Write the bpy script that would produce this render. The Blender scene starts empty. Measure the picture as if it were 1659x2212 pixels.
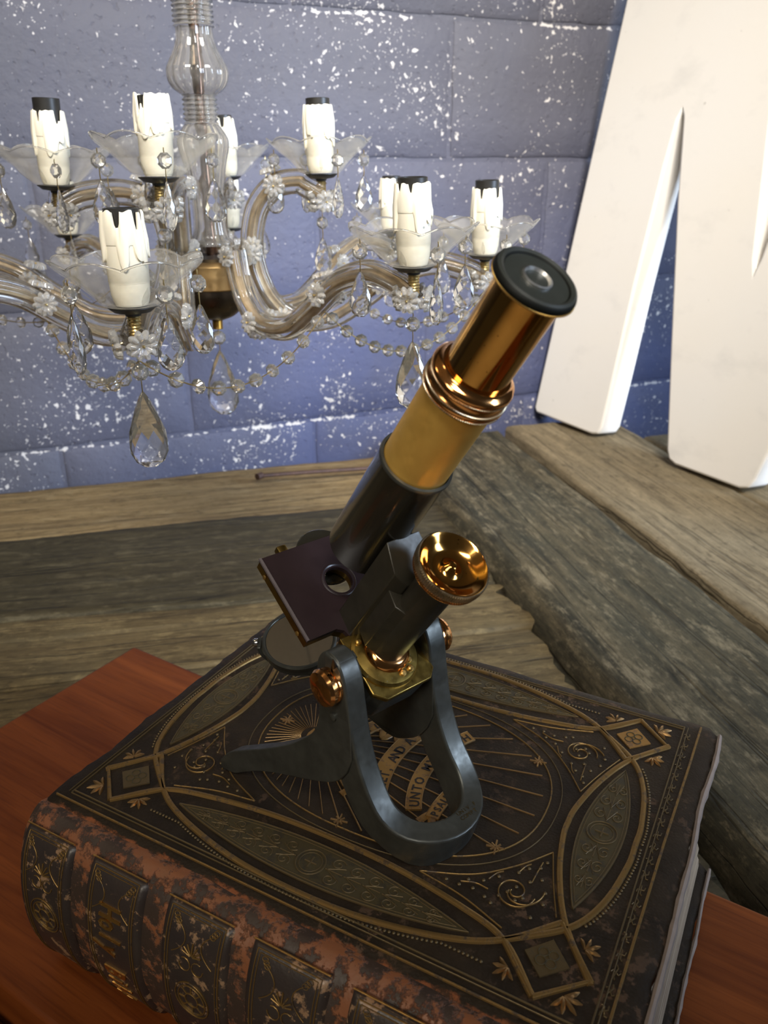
import bpy, bmesh, math, random
import numpy as np
from mathutils import Vector, Matrix, noise as mnoise

random.seed(7)
R = math.radians
PI = math.pi
scene = bpy.context.scene
col = scene.collection

# ------------------------------------------------------------------ camera
ZC = 0.51                                   # camera height above the plank table
cam_d = bpy.data.cameras.new('camera')
cam_d.sensor_fit = 'VERTICAL'
cam_d.sensor_height = 36.0
cam_d.lens = 36.0 * 1760.0 / 2212.0
cam_d.clip_start = 0.01
cam_d.dof.use_dof = True                    # small phone lens, about 2 mm of aperture
cam_d.dof.focus_distance = 0.47
cam_d.dof.aperture_fstop = 14.0
cam = bpy.data.objects.new('camera', cam_d)
col.objects.link(cam)
cam.location = (0, 0, ZC)
cam.rotation_euler = (R(90 - 23.5), 0, 0)
scene.camera = cam

# ------------------------------------------------------------------ light
scene.view_settings.view_transform = 'Standard'
scene.view_settings.look = 'None'
scene.view_settings.gamma = 1.0
scene.view_settings.use_curve_mapping = False
scene.view_settings.exposure = -0.88

world = bpy.data.worlds.new('world')
scene.world = world
world.use_nodes = True
bg = world.node_tree.nodes['Background']
bg.inputs[0].default_value = (1.0, 0.93, 0.84, 1)
bg.inputs[1].default_value = 0.05


def area(name, loc, target, sx, sy, power, colour, spread=180):
    d = bpy.data.lights.new(name, 'AREA')
    d.shape = 'RECTANGLE'
    d.size = sx
    d.size_y = sy
    d.energy = power
    d.color = colour
    d.spread = R(spread)
    o = bpy.data.objects.new(name, d)
    col.objects.link(o)
    o.location = loc
    o.rotation_euler = (Vector(target) - Vector(loc)).to_track_quat('-Z', 'Y').to_euler()
    return o


area('window_daylight', (1.9, 0.05, 0.85), (-0.05, 1.35, 0.18), 0.7, 0.9, 20, (0.62, 0.77, 1.0), 56)
area('high_key', (0.30, -0.75, 1.95), (0.08, 1.45, 0.46), 0.9, 0.5, 25, (1.0, 0.95, 0.88), 48)  # unseen key light; cone narrowed so the book stays dark
area('unseen_floor_fill', (-1.0, -1.35, 1.35), (-0.15, -0.55, -0.75), 0.6, 1.1, 23, (1.0, 0.88, 0.70), 110)  # added fill, unseen; brightens the floor for the brass to reflect
lamp_d = bpy.data.lights.new('unseen_warm_fill', 'POINT')  # added fill with no fitting; warms the left wall and ceiling
lamp_d.energy = 8
lamp_d.color = (1.0, 0.80, 0.54)
lamp_d.shadow_soft_size = 0.12
lamp = bpy.data.objects.new('unseen_warm_fill', lamp_d)
col.objects.link(lamp)
lamp.location = (-0.90, 0.35, 1.45)


# ------------------------------------------------------------------ object helpers
def tag(o, label=None, cat=None, group=None, kind=None):
    if label:
        o['label'] = label
    if cat:
        o['category'] = cat
    if group:
        o['group'] = group
    if kind:
        o['kind'] = kind
    return o


def empty(name, loc=(0, 0, 0), rz=0.0):
    o = bpy.data.objects.new(name, None)
    o.empty_display_size = 0.02
    col.objects.link(o)
    o.location = loc
    o.rotation_euler = (0, 0, rz)
    return o


class MB:
    """collects shapes; build() links them as one mesh object"""

    def __init__(self):
        self.v = []
        self.f = []
        self.sm = []
        self.uv = None

    def add(self, verts, faces, smooth=True, M=None):
        o = len(self.v)
        if M is not None:
            verts = [M @ Vector(p) for p in verts]
        self.v += [tuple(p) for p in verts]
        for fc in faces:
            self.f.append(tuple(i + o for i in fc))
            self.sm.append(smooth)
        return self

    def box(self, x0, x1, y0, y1, z0, z1, bev=0.0, M=None):
        if bev <= 0:
            V = [(x0, y0, z0), (x1, y0, z0), (x1, y1, z0), (x0, y1, z0), (x0, y0, z1), (x1, y0, z1), (x1, y1, z1), (x0, y1, z1)]
            F = [(3, 2, 1, 0), (4, 5, 6, 7), (0, 1, 5, 4), (1, 2, 6, 5), (2, 3, 7, 6), (3, 0, 4, 7)]
            return self.add(V, F, False, M)
        bm = bmesh.new()
        bmesh.ops.create_cube(bm, size=1)
        for w in bm.verts:
            w.co = Vector(((x0 + x1) / 2 + w.co.x * (x1 - x0), (y0 + y1) / 2 + w.co.y * (y1 - y0), (z0 + z1) / 2 + w.co.z * (z1 - z0)))
        bmesh.ops.bevel(bm, geom=list(bm.edges), offset=bev, segments=2, profile=0.5, affect='EDGES')
        return self.bm(bm, True, M)

    def bm(self, bm, smooth=True, M=None):
        bm.verts.ensure_lookup_table()
        bm.verts.index_update()
        V = [w.co.copy() for w in bm.verts]
        F = [[w.index for w in fc.verts] for fc in bm.faces]
        bm.free()
        return self.add(V, F, smooth, M)

    def lathe(self, prof, n=32, M=None, mod=None, closed=False, smooth=True):
        """prof: (radius, z) list. mod(theta, i) -> (dr factor, dz)."""
        V = []
        F = []
        m = len(prof)
        for i, (r, z) in enumerate(prof):
            for k in range(n):
                t = 2 * PI * k / n
                rr, zz = r, z
                if mod:
                    a, b = mod(t, i)
                    rr, zz = r * a, z + b
                V.append((rr * math.cos(t), rr * math.sin(t), zz))
        lim = m if closed else m - 1
        for i in range(lim):
            j = (i + 1) % m
            for k in range(n):
                k2 = (k + 1) % n
                F.append((i * n + k, i * n + k2, j * n + k2, j * n + k))
        if not closed:
            if prof[0][0] > 1e-6:
                F.append(tuple(range(n))[::-1])
            if prof[-1][0] > 1e-6:
                F.append(tuple((m - 1) * n + k for k in range(n)))
        return self.add(V, F, smooth, M)

    def sweep(self, pts, ring, M=None, frames=None, cap=True, smooth=True, scale=None):
        """ring: closed list of (a,b) offsets along (normal, binormal)."""
        pts = [Vector(p) for p in pts]
        n = len(ring)
        V = []
        F = []
        prevn = None
        for i, p in enumerate(pts):
            if i == 0:
                t = pts[1] - pts[0]
            elif i == len(pts) - 1:
                t = pts[-1] - pts[-2]
            else:
                t = pts[i + 1] - pts[i - 1]
            t.normalize()
            if frames:
                nn, bb = frames[i]
            else:
                if prevn is None:
                    ref = Vector((0, 0, 1)) if abs(t.z) < 0.9 else Vector((1, 0, 0))
                    nn = (ref - t * ref.dot(t)).normalized()
                else:
                    nn = (prevn - t * prevn.dot(t)).normalized()
                prevn = nn
                bb = t.cross(nn)
            s = scale[i] if scale else 1.0
            for a, b in ring:
                V.append(p + nn * a * s + bb * b * s)
        for i in range(len(pts) - 1):
            for k in range(n):
                k2 = (k + 1) % n
                F.append((i * n + k, i * n + k2, (i + 1) * n + k2, (i + 1) * n + k))
        if cap:
            F.append(tuple(range(n))[::-1])
            F.append(tuple((len(pts) - 1) * n + k for k in range(n)))
        return self.add(V, F, smooth, M)

    def tube(self, pts, r, n=8, M=None, scale=None):
        return self.sweep(pts, [(r * math.cos(2 * PI * k / n), r * math.sin(2 * PI * k / n)) for k in range(n)], M, scale=scale)

    def prism(self, poly, z0, z1, M=None, smooth=False):
        n = len(poly)
        V = [(x, y, z0) for x, y in poly] + [(x, y, z1) for x, y in poly]
        F = [tuple(range(n))[::-1], tuple(range(n, 2 * n))]
        for k in range(n):
            k2 = (k + 1) % n
            F.append((k, k2, n + k2, n + k))
        return self.add(V, F, smooth, M)

    def sphere(self, c, r, n=8, m=5, sq=1.0):
        prof = [(r * math.sin(PI * i / m), -r * sq * math.cos(PI * i / m)) for i in range(m + 1)]
        prof[0] = (1e-7, -r * sq)
        prof[-1] = (1e-7, r * sq)
        return self.lathe(prof, n, Matrix.Translation(c))

    def mesh(self, name, sharp=None):
        me = bpy.data.meshes.new(name)
        me.from_pydata(self.v, [], self.f)
        me.polygons.foreach_set('use_smooth', self.sm)
        bm = bmesh.new()
        bm.from_mesh(me)
        bmesh.ops.remove_doubles(bm, verts=bm.verts, dist=1e-7)
        bmesh.ops.recalc_face_normals(bm, faces=bm.faces)
        bm.to_mesh(me)
        bm.free()
        if sharp is not None:
            me.set_sharp_from_angle(angle=R(sharp))
        return me

    def build(self, name, mat, parent=None, sharp=35, bevel=0.0, seg=2):
        me = self.mesh(name, sharp)
        return put(name, me, mat, parent, bevel, seg)


def put(name, me, mat, parent=None, bevel=0.0, seg=2):
    o = bpy.data.objects.new(name, me)
    col.objects.link(o)
    if not me.materials:
        me.materials.append(mat)
    if parent is not None:
        o.parent = parent
    if bevel > 0:
        md = o.modifiers.new('bevel', 'BEVEL')
        md.width = bevel
        md.segments = seg
        md.limit_method = 'ANGLE'
        md.angle_limit = R(35)
        md.harden_normals = False
    return o


def spline(pts, n=8):
    """Catmull-Rom through pts (tuples of any dimension)."""
    P = [np.array(p, float) for p in pts]
    out = []
    for i in range(len(P) - 1):
        p0 = P[i - 1] if i > 0 else 2 * P[0] - P[1]
        p1, p2 = P[i], P[i + 1]
        p3 = P[i + 2] if i + 2 < len(P) else 2 * P[-1] - P[-2]
        for k in range(n):
            t = k / n
            out.append(tuple(0.5 * ((2 * p1) + (-p0 + p2) * t + (2 * p0 - 5 * p1 + 4 * p2 - p3) * t * t + (-p0 + 3 * p1 - 3 * p2 + p3) * t ** 3)))
    out.append(tuple(P[-1]))
    return out


def axes(origin, ex, ey, ez):
    M = Matrix.Identity(4)
    for i, c in enumerate((ex, ey, ez)):
        for k in range(3):
            M[k][i] = c[k]
    for k in range(3):
        M[k][3] = origin[k]
    return M


# ------------------------------------------------------------------ materials
class NT:
    def __init__(self, name):
        self.m = bpy.data.materials.new(name)
        self.m.use_nodes = True
        self.t = self.m.node_tree
        self.b = self.t.nodes['Principled BSDF']
        self.out = self.t.nodes['Material Output']

    def n(self, kind, **kw):
        nd = self.t.nodes.new(kind)
        for k, val in kw.items():
            setattr(nd, k, val)
        return nd

    def l(self, a, b):
        self.t.links.new(a, b)

    def coord(self, kind='Object'):
        if kind == 'Position':
            return self.n('ShaderNodeNewGeometry').outputs['Position']
        return self.n('ShaderNodeTexCoord').outputs[kind]

    def mapping(self, vec, scale=(1, 1, 1), rot=(0, 0, 0), loc=(0, 0, 0)):
        mp = self.n('ShaderNodeMapping')
        mp.inputs['Scale'].default_value = scale
        mp.inputs['Rotation'].default_value = rot
        mp.inputs['Location'].default_value = loc
        self.l(vec, mp.inputs['Vector'])
        return mp.outputs[0]

    def noise(self, vec, scale, detail=4, rough=0.55, dist=0.0):
        nd = self.n('ShaderNodeTexNoise')
        nd.inputs['Scale'].default_value = scale
        nd.inputs['Detail'].default_value = detail
        nd.inputs['Roughness'].default_value = rough
        nd.inputs['Distortion'].default_value = dist
        self.l(vec, nd.inputs['Vector'])
        return nd.outputs['Fac']

    def ramp(self, fac, stops, interp='LINEAR'):
        nd = self.n('ShaderNodeValToRGB')
        cr = nd.color_ramp
        cr.interpolation = interp
        while len(cr.elements) < len(stops):
            cr.elements.new(0.5)
        for e, (p, c) in zip(cr.elements, stops):
            e.position = p
            e.color = (c[0], c[1], c[2], 1) if isinstance(c, (tuple, list)) else (c, c, c, 1)
        self.l(fac, nd.inputs[0])
        return nd.outputs[0]

    def mix(self, fac, a, b, mode='MIX'):
        nd = self.n('ShaderNodeMix', data_type='RGBA', blend_type=mode)
        for s, val in ((nd.inputs[0], fac), (nd.inputs[6], a), (nd.inputs[7], b)):
            if isinstance(val, (int, float)):
                s.default_value = val
            elif isinstance(val, (tuple, list)):
                s.default_value = (val[0], val[1], val[2], 1)
            else:
                self.l(val, s)
        return nd.outputs[2]

    def math(self, op, a, b=None, clamp=False):
        nd = self.n('ShaderNodeMath', operation=op, use_clamp=clamp)
        for i, val in enumerate((a, b)):
            if val is None:
                continue
            if isinstance(val, (int, float)):
                nd.inputs[i].default_value = val
            else:
                self.l(val, nd.inputs[i])
        return nd.outputs[0]

    def bump(self, h, strength=0.5, dist=0.001, prev=None):
        nd = self.n('ShaderNodeBump')
        nd.inputs['Strength'].default_value = strength
        nd.inputs['Distance'].default_value = dist
        self.l(h, nd.inputs['Height'])
        if prev is not None:
            self.l(prev, nd.inputs['Normal'])
        return nd.outputs[0]

    def set(self, **kw):
        names = dict(color='Base Color', rough='Roughness', metal='Metallic', spec='Specular IOR Level', trans='Transmission Weight', ior='IOR', coat='Coat Weight', coatr='Coat Roughness', normal='Normal')
        for k, val in kw.items():
            s = self.b.inputs[names[k]]
            if isinstance(val, (int, float)):
                s.default_value = val
            elif isinstance(val, (tuple, list)):
                s.default_value = (val[0], val[1], val[2], 1)
            else:
                self.l(val, s)
        return self


def m_metal(name, c, rough, c2=None, nscale=60, bump=0.0, metal=1.0, spots=None):
    t = NT(name)
    co = t.coord()
    nz = t.noise(co, nscale, 5, 0.6)
    c2 = c2 or tuple(x * 0.75 for x in c)
    colr = t.mix(t.ramp(nz, [(0.35, 0.0), (0.68, 1.0)]), c, c2)
    if spots:
        sp = t.noise(co, 900, 2, 0.5)
        colr = t.mix(t.ramp(sp, [(0.70, 0.0), (0.74, 1.0)]), colr, spots)
    rg = t.ramp(t.noise(co, nscale * 3, 4, 0.6), [(0.3, rough * 0.8), (0.75, min(1, rough * 1.35))])
    t.set(color=colr, rough=rg, metal=metal)
    if bump:
        t.set(normal=t.bump(t.noise(co, nscale * 8, 3), bump, 0.0004))
    return t.m


def m_plain(name, c, rough=0.5, metal=0.0, spec=0.5, coat=0.0):
    t = NT(name)
    co = t.coord()
    nz = t.noise(co, 120, 3, 0.6)
    t.set(color=t.mix(t.ramp(nz, [(0.35, 0.0), (0.7, 1.0)]), c, tuple(x * 0.82 for x in c)), rough=rough, metal=metal, spec=spec, coat=coat, coatr=0.05)
    return t.m


def m_glass(name, tint=(0.97, 0.96, 0.93), ior=1.5, rough=0.0, haze=0.0):
    t = NT(name)
    t.set(color=tint, trans=1.0, ior=ior, rough=rough, spec=0.5)
    if haze > 0:                                # brightness painted in: pale diffuse colour mixed into the clear glass
        df = t.n('ShaderNodeBsdfDiffuse')
        df.inputs[0].default_value = (0.82, 0.80, 0.75, 1)
        fac = t.math('MULTIPLY', t.ramp(t.noise(t.coord(), 160, 4, 0.6), [(0.3, 0.5), (0.75, 1.5)]), haze)
        ms = t.n('ShaderNodeMixShader')
        t.l(fac, ms.inputs[0])
        t.l(t.b.outputs[0], ms.inputs[1])
        t.l(df.outputs[0], ms.inputs[2])
        t.l(ms.outputs[0], t.out.inputs[0])
    return t.m


def m_thin_glass(name, tint, body, amount):
    """thin blown glass: mostly clear, reflecting towards its rim, with a little dust that scatters light"""
    t = NT(name)
    tr = t.n('ShaderNodeBsdfTransparent')
    tr.inputs[0].default_value = (*tint, 1)
    t.set(color=body, rough=0.06, spec=0.9)
    lw = t.n('ShaderNodeLayerWeight')
    lw.inputs['Blend'].default_value = 0.35
    co = t.coord()
    haze = t.ramp(t.noise(co, 90, 4, 0.6), [(0.35, 0.6), (0.75, 1.3)])
    fac = t.math('MULTIPLY', t.math('ADD', t.math('MULTIPLY', t.math('POWER', lw.outputs['Facing'], 2.0), 0.55), amount), haze, True)
    ms = t.n('ShaderNodeMixShader')
    t.l(fac, ms.inputs[0])
    t.l(tr.outputs[0], ms.inputs[1])
    t.l(t.b.outputs[0], ms.inputs[2])
    t.l(ms.outputs[0], t.out.inputs[0])
    return t.m


def m_wall():
    t = NT('blue painted blockwork')
    p = t.coord('Position')
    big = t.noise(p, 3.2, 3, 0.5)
    # cool light low in the middle painted in: bluer there, greyer above and left
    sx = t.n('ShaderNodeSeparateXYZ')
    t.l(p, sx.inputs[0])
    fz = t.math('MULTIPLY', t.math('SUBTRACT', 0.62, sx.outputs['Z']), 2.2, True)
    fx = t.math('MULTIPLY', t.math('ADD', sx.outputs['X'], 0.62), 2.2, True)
    cool_light = t.math('MULTIPLY', t.math('MULTIPLY', fz, fx), t.ramp(big, [(0.3, 0.7), (0.65, 1.2)]), True)
    base = t.mix(cool_light, t.mix(t.ramp(big, [(0.35, 0.0), (0.65, 1.0)]), (0.084, 0.084, 0.105), (0.095, 0.095, 0.117)), (0.068, 0.079, 0.155))
    grime = t.noise(p, 14, 5, 0.6)
    base = t.mix(t.ramp(grime, [(0.40, 0.0), (0.8, 0.5)]), base, (0.075, 0.075, 0.105))
    # flaked paint: small white specks gathered in patches
    cl = t.ramp(t.noise(p, 7.0, 4, 0.62), [(0.42, 0.0), (0.66, 1.0)])
    f1 = t.noise(p, 105, 3, 0.55, 0.35)
    sz = t.n('ShaderNodeSeparateXYZ')
    t.l(p, sz.inputs[0])
    jz = None                                   # paint has flaked off along the bed joints
    for zj in (0.061, 0.284, 0.506, 0.721):
        wv = t.math('ADD', sz.outputs['Z'], t.math('MULTIPLY', t.math('SUBTRACT', t.noise(p, 9, 3), 0.5), 0.012))
        q = t.math('SUBTRACT', 1.0, t.math('MULTIPLY', t.math('ABSOLUTE', t.math('SUBTRACT', wv, zj - 0.001)), 220.0), True)
        jz = q if jz is None else t.math('MAXIMUM', jz, q)
    run = t.ramp(t.noise(p, 4.5, 3, 0.6), [(0.46, 0.0), (0.56, 1.0)])
    jz = t.math('MULTIPLY', jz, run)
    thr = t.math('SUBTRACT', t.math('SUBTRACT', 0.705, t.math('MULTIPLY', cl, 0.125)), t.math('MULTIPLY', jz, 0.22))
    fl = t.math('MULTIPLY', t.math('SUBTRACT', f1, thr), 30.0, True)
    f2 = t.noise(p, 240, 2, 0.5, 0.3)
    thr2 = t.math('SUBTRACT', 0.735, t.math('MULTIPLY', cl, 0.10))
    fl2 = t.math('MULTIPLY', t.math('SUBTRACT', f2, thr2), 25.0, True)
    flk = t.math('MAXIMUM', fl, fl2)
    white = t.mix(t.noise(p, 40, 2), (0.47, 0.46, 0.47), (0.64, 0.60, 0.55))
    colr = t.mix(flk, base, white)
    h1 = t.noise(p, 260, 4, 0.7)
    h2 = t.noise(p, 70, 4, 0.6)
    pit = t.ramp(t.noise(p, 110, 2, 0.5), [(0.26, 0.0), (0.36, 1.0)])
    nrm = t.bump(h1, 0.35, 0.0016)
    nrm = t.bump(h2, 0.45, 0.004, nrm)
    nrm = t.bump(pit, 0.5, 0.0025, nrm)
    nrm = t.bump(flk, -0.5, 0.0012, nrm)
    t.set(color=colr, rough=0.62, spec=0.35, normal=nrm)
    return t.m


def m_old_wood(name, c1, c2, c3, light=(0.30, 0.25, 0.18), lightamt=0.5, seed=0.0, rough=0.75):
    t = NT(name)
    co = t.mapping(t.coord(), loc=(seed * 3.1, seed * 1.7, seed))
    g = t.noise(t.mapping(co, scale=(5.0, 55, 40)), 1.0, 9, 0.74, 0.35)
    patch = t.noise(t.mapping(co, scale=(5, 12, 5)), 1.0, 5, 0.6, 0.4)
    fine = t.noise(t.mapping(co, scale=(14, 260, 60)), 1.0, 4, 0.6)
    colr = t.mix(t.ramp(g, [(0.38, 0.0), (0.60, 1.0)]), c1, c2)
    colr = t.mix(t.ramp(patch, [(0.40, 0.0), (0.68, 0.85)]), colr, c3)
    worn = t.noise(t.mapping(co, scale=(16, 44, 30)), 1.0, 9, 0.78)
    colr = t.mix(t.math('MULTIPLY', t.ramp(worn, [(0.52, 0.0), (0.64, 1.0)]), lightamt), colr, light)
    speck = t.noise(t.mapping(co, scale=(60, 130, 90)), 1.0, 6, 0.75)
    colr = t.mix(t.math('MULTIPLY', t.ramp(speck, [(0.56, 0.0), (0.66, 1.0)]), lightamt * 0.7), colr, light)
    colr = t.mix(t.math('MULTIPLY', t.ramp(speck, [(0.36, 1.0), (0.46, 0.0)]), 0.5), colr, tuple(x * 0.4 for x in c1))
    blotch = t.noise(t.mapping(co, scale=(22, 34, 22)), 1.0, 5, 0.65)
    colr = t.mix(t.ramp(blotch, [(0.60, 0.0), (0.72, 0.6)]), colr, tuple(x * 0.35 for x in c1))
    crack = t.ramp(t.noise(t.mapping(co, scale=(0.9, 30, 26)), 1.0, 3, 0.5, 0.15), [(0.485, 1.0), (0.5, 0.0), (0.515, 1.0)])
    colr = t.mix(t.math('MULTIPLY', t.math('SUBTRACT', 1.0, crack), 0.55), colr, tuple(x * 0.25 for x in c1))
    colr = t.mix(t.math('MULTIPLY', t.ramp(fine, [(0.45, 0.0), (0.75, 1.0)]), 0.35), colr, tuple(x * 0.45 for x in c1))
    nrm = t.bump(g, 0.5, 0.004)
    nrm = t.bump(fine, 0.35, 0.0015, nrm)
    nrm = t.bump(crack, 0.5, 0.003, nrm)
    t.set(color=colr, rough=t.ramp(worn, [(0.3, rough * 0.8), (0.7, rough * 1.1)]), spec=0.3, normal=nrm)
    return t.m


def m_mahogany():
    t = NT('polished mahogany')
    co = t.coord()
    g = t.noise(t.mapping(co, scale=(4, 60, 20)), 1.0, 6, 0.6, 0.8)
    c = t.mix(t.ramp(g, [(0.3, 0.0), (0.7, 1.0)]), (0.105, 0.024, 0.005), (0.215, 0.058, 0.012))
    f = t.noise(t.mapping(co, scale=(20, 500, 80)), 1.0, 3, 0.6)
    c = t.mix(t.math('MULTIPLY', t.ramp(f, [(0.5, 0.0), (0.75, 1.0)]), 0.4), c, (0.045, 0.010, 0.004))
    t.set(color=c, rough=t.ramp(t.noise(co, 25, 4), [(0.3, 0.40), (0.7, 0.52)]), spec=0.22, normal=t.bump(f, 0.12, 0.0005))
    return t.m


def m_cover():
    """dark embossed calf: scuffed to russet near the spine hinge (local y) and to pinkish brown at rubbed places"""
    t = NT('embossed dark leather')
    co = t.coord()
    a = t.noise(co, 38, 5, 0.62)
    c = t.mix(t.ramp(a, [(0.35, 0.0), (0.7, 1.0)]), (0.012, 0.008, 0.005), (0.027, 0.018, 0.010))
    rub = t.noise(co, 150, 6, 0.7)
    zone = t.ramp(t.noise(co, 16, 3, 0.5), [(0.45, 0.0), (0.66, 1.0)])
    rubm = t.math('MULTIPLY', t.ramp(rub, [(0.54, 0.0), (0.60, 1.0)]), zone)
    c = t.mix(t.math('MULTIPLY', rubm, 0.7), c, (0.105, 0.062, 0.038))
    sep = t.n('ShaderNodeSeparateXYZ')
    t.l(co, sep.inputs[0])
    y = sep.outputs['Y']
    wear = t.math('SUBTRACT', 1.0, t.math('MULTIPLY', t.math('ADD', y, 0.006), 75.0), True)
    brk = t.noise(t.mapping(co, scale=(60, 130, 60)), 1.0, 6, 0.66)
    wm = t.math('MULTIPLY', t.math('SUBTRACT', t.math('ADD', wear, brk), 1.06), 9.0, True)
    wm = t.math('MULTIPLY', wm, t.ramp(t.noise(co, 130, 6, 0.72), [(0.44, 0.15), (0.54, 1.0)]))
    c = t.mix(wm, c, t.mix(t.noise(co, 90, 3), (0.23, 0.070, 0.024), (0.17, 0.060, 0.024)))
    grain = t.n('ShaderNodeTexVoronoi')
    grain.inputs['Scale'].default_value = 650
    t.l(co, grain.inputs['Vector'])
    nrm = t.bump(grain.outputs['Distance'], 0.25, 0.0005)
    nrm = t.bump(rub, 0.25, 0.0006, nrm)
    t.set(color=c, rough=t.ramp(rub, [(0.3, 0.46), (0.7, 0.66)]), spec=0.25, normal=nrm)
    return t.m


def m_spine():
    t = NT('flaking spine leather')
    co = t.coord()
    a = t.noise(co, 75, 7, 0.72)
    sep = t.n('ShaderNodeSeparateXYZ')
    t.l(co, sep.inputs[0])
    top = t.math('MULTIPLY', t.math('SUBTRACT', sep.outputs['Z'], 0.082), 22.0, True)
    m = t.math('MULTIPLY', t.math('SUBTRACT', t.math('ADD', a, t.math('MULTIPLY', top, 0.10)), 0.515), 14.0, True)
    rus = t.mix(t.noise(co, 120, 3), (0.23, 0.072, 0.025), (0.17, 0.075, 0.035))
    drk = t.mix(t.noise(co, 70, 3), (0.028, 0.018, 0.015), (0.05, 0.03, 0.02))
    c = t.mix(m, drk, rus)
    nrm = t.bump(m, 0.6, 0.001)
    nrm = t.bump(t.noise(co, 400, 3), 0.3, 0.0005, nrm)
    t.set(color=c, rough=0.5, spec=0.5, normal=nrm)
    return t.m


def m_spine_panel():
    t = NT('tooled spine panel leather')
    co = t.coord()
    a = t.noise(co, 130, 6, 0.68)
    b = t.ramp(t.noise(co, 30, 3), [(0.42, 0.0), (0.66, 1.0)])
    flake = t.math('MULTIPLY', t.math('SUBTRACT', t.math('ADD', a, t.math('MULTIPLY', b, 0.10)), 0.60), 16.0, True)
    drk = t.mix(t.noise(co, 60, 3), (0.020, 0.016, 0.018), (0.040, 0.028, 0.022))
    c = t.mix(flake, drk, t.mix(t.noise(co, 200, 2), (0.22, 0.12, 0.065), (0.30, 0.20, 0.12)))
    nrm = t.bump(flake, -0.5, 0.0008)
    nrm = t.bump(t.noise(co, 500, 3), 0.25, 0.0005, nrm)
    t.set(color=c, rough=0.38, spec=0.55, normal=nrm)
    return t.m


def m_gilt(name, c, dark, keep=0.5, rough=0.42, metal=0.75, scale=160):
    t = NT(name)
    co = t.coord()
    a = t.noise(co, scale, 6, 0.7)
    k = t.math('MULTIPLY', t.math('SUBTRACT', a, keep), 10.0, True)
    t.set(color=t.mix(k, c, dark), rough=rough, metal=t.math('MULTIPLY', t.math('SUBTRACT', 1.0, k), metal), normal=t.bump(a, 0.3, 0.0005))
    return t.m


def m_letter():
    t = NT('white painted board')
    co = t.coord()
    s = t.noise(t.mapping(co, scale=(1, 1, 1.6)), 9, 5, 0.6)
    c = t.mix(t.ramp(s, [(0.55, 0.0), (0.75, 0.42)]), (0.80, 0.77, 0.72), (0.54, 0.53, 0.51))
    w = t.noise(co, 3, 2)
    c = t.mix(t.ramp(w, [(0.4, 0.0), (0.7, 0.5)]), c, (0.82, 0.76, 0.66))
    sp = t.noise(co, 45, 3, 0.6)
    c = t.mix(t.ramp(sp, [(0.71, 0.0), (0.76, 0.55)]), c, (0.30, 0.28, 0.25))
    t.set(color=c, rough=0.6, spec=0.3, normal=t.bump(t.noise(co, 120, 3), 0.12, 0.001))
    return t.m


def m_candle():
    t = NT('ivory plastic candle sleeve')
    co = t.coord()
    c = t.mix(t.noise(co, 30, 2), (0.86, 0.82, 0.70), (0.82, 0.77, 0.62))
    t.set(color=c, rough=0.38, spec=0.5)
    t.b.inputs['Subsurface Weight'].default_value = 0.15
    t.b.inputs['Subsurface Radius'].default_value = (0.004, 0.003, 0.002)
    return t.m


def m_pages():
    t = NT('page edges')
    co = t.coord()
    g = t.noise(t.mapping(co, scale=(6, 6, 900)), 1.0, 3, 0.6)
    c = t.mix(t.ramp(g, [(0.35, 0.0), (0.65, 1.0)]), (0.15, 0.11, 0.075), (0.36, 0.29, 0.21))
    st = t.noise(co, 40, 4)
    c = t.mix(t.ramp(st, [(0.5, 0.0), (0.75, 0.6)]), c, (0.16, 0.11, 0.08))
    t.set(color=c, rough=0.8, spec=0.2, normal=t.bump(g, 0.5, 0.0006))
    return t.m


M = {}
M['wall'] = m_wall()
M['mahogany'] = m_mahogany()
M['cover'] = m_cover()
M['spine'] = m_spine()
M['spine_panel'] = m_spine_panel()
M['edge'] = m_plain('scuffed board edge', (0.23, 0.185, 0.16), 0.75)
M['pages'] = m_pages()
M['gilt'] = m_gilt('worn gilt line', (0.26, 0.16, 0.055), (0.06, 0.038, 0.02), 0.52)
M['gilt_bright'] = m_gilt('bright gilt line', (0.85, 0.50, 0.16), (0.20, 0.11, 0.04), 0.60, 0.30, 1.0)
M['gilt_ray'] = m_gilt('gilt ray', (0.40, 0.25, 0.11), (0.12, 0.07, 0.035), 0.60, 0.35, 0.9)
M['olive'] = m_gilt('tooled olive panel', (0.070, 0.055, 0.026), (0.032, 0.026, 0.015), 0.50, 0.48, 0.35)
M['olive_line'] = m_gilt('tooled olive relief', (0.115, 0.082, 0.038), (0.05, 0.037, 0.02), 0.56, 0.42, 0.5)
M['banner'] = m_gilt('gilt banner', (0.34, 0.19, 0.055), (0.14, 0.075, 0.03), 0.52, 0.45, 0.6)
M['ink'] = m_plain('black lettering', (0.018, 0.012, 0.009), 0.6)
M['white'] = m_letter()
M['brass_bright'] = m_metal('lacquered orange brass', (0.95, 0.50, 0.13), 0.10, (0.80, 0.38, 0.085), 35, spots=(0.25, 0.12, 0.03))
M['brass_eyepiece'] = m_metal('polished eyepiece brass', (0.78, 0.42, 0.11), 0.09, (0.60, 0.30, 0.07), 30, spots=(0.16, 0.08, 0.02))
M['brass_copper'] = m_metal('copper toned brass', (0.93, 0.46, 0.17), 0.13, (0.80, 0.36, 0.11), 50)
M['brass_aged'] = m_metal('aged brass', (0.40, 0.275, 0.07), 0.32, (0.25, 0.165, 0.045), 70, spots=(0.45, 0.40, 0.25))
M['brass_pale'] = m_metal('worn pale milling', (0.72, 0.62, 0.45), 0.30, (0.60, 0.48, 0.30), 70)
M['brass_satin'] = m_metal('brushed brass', (0.66, 0.44, 0.15), 0.42, (0.58, 0.36, 0.10), 45)
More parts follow.
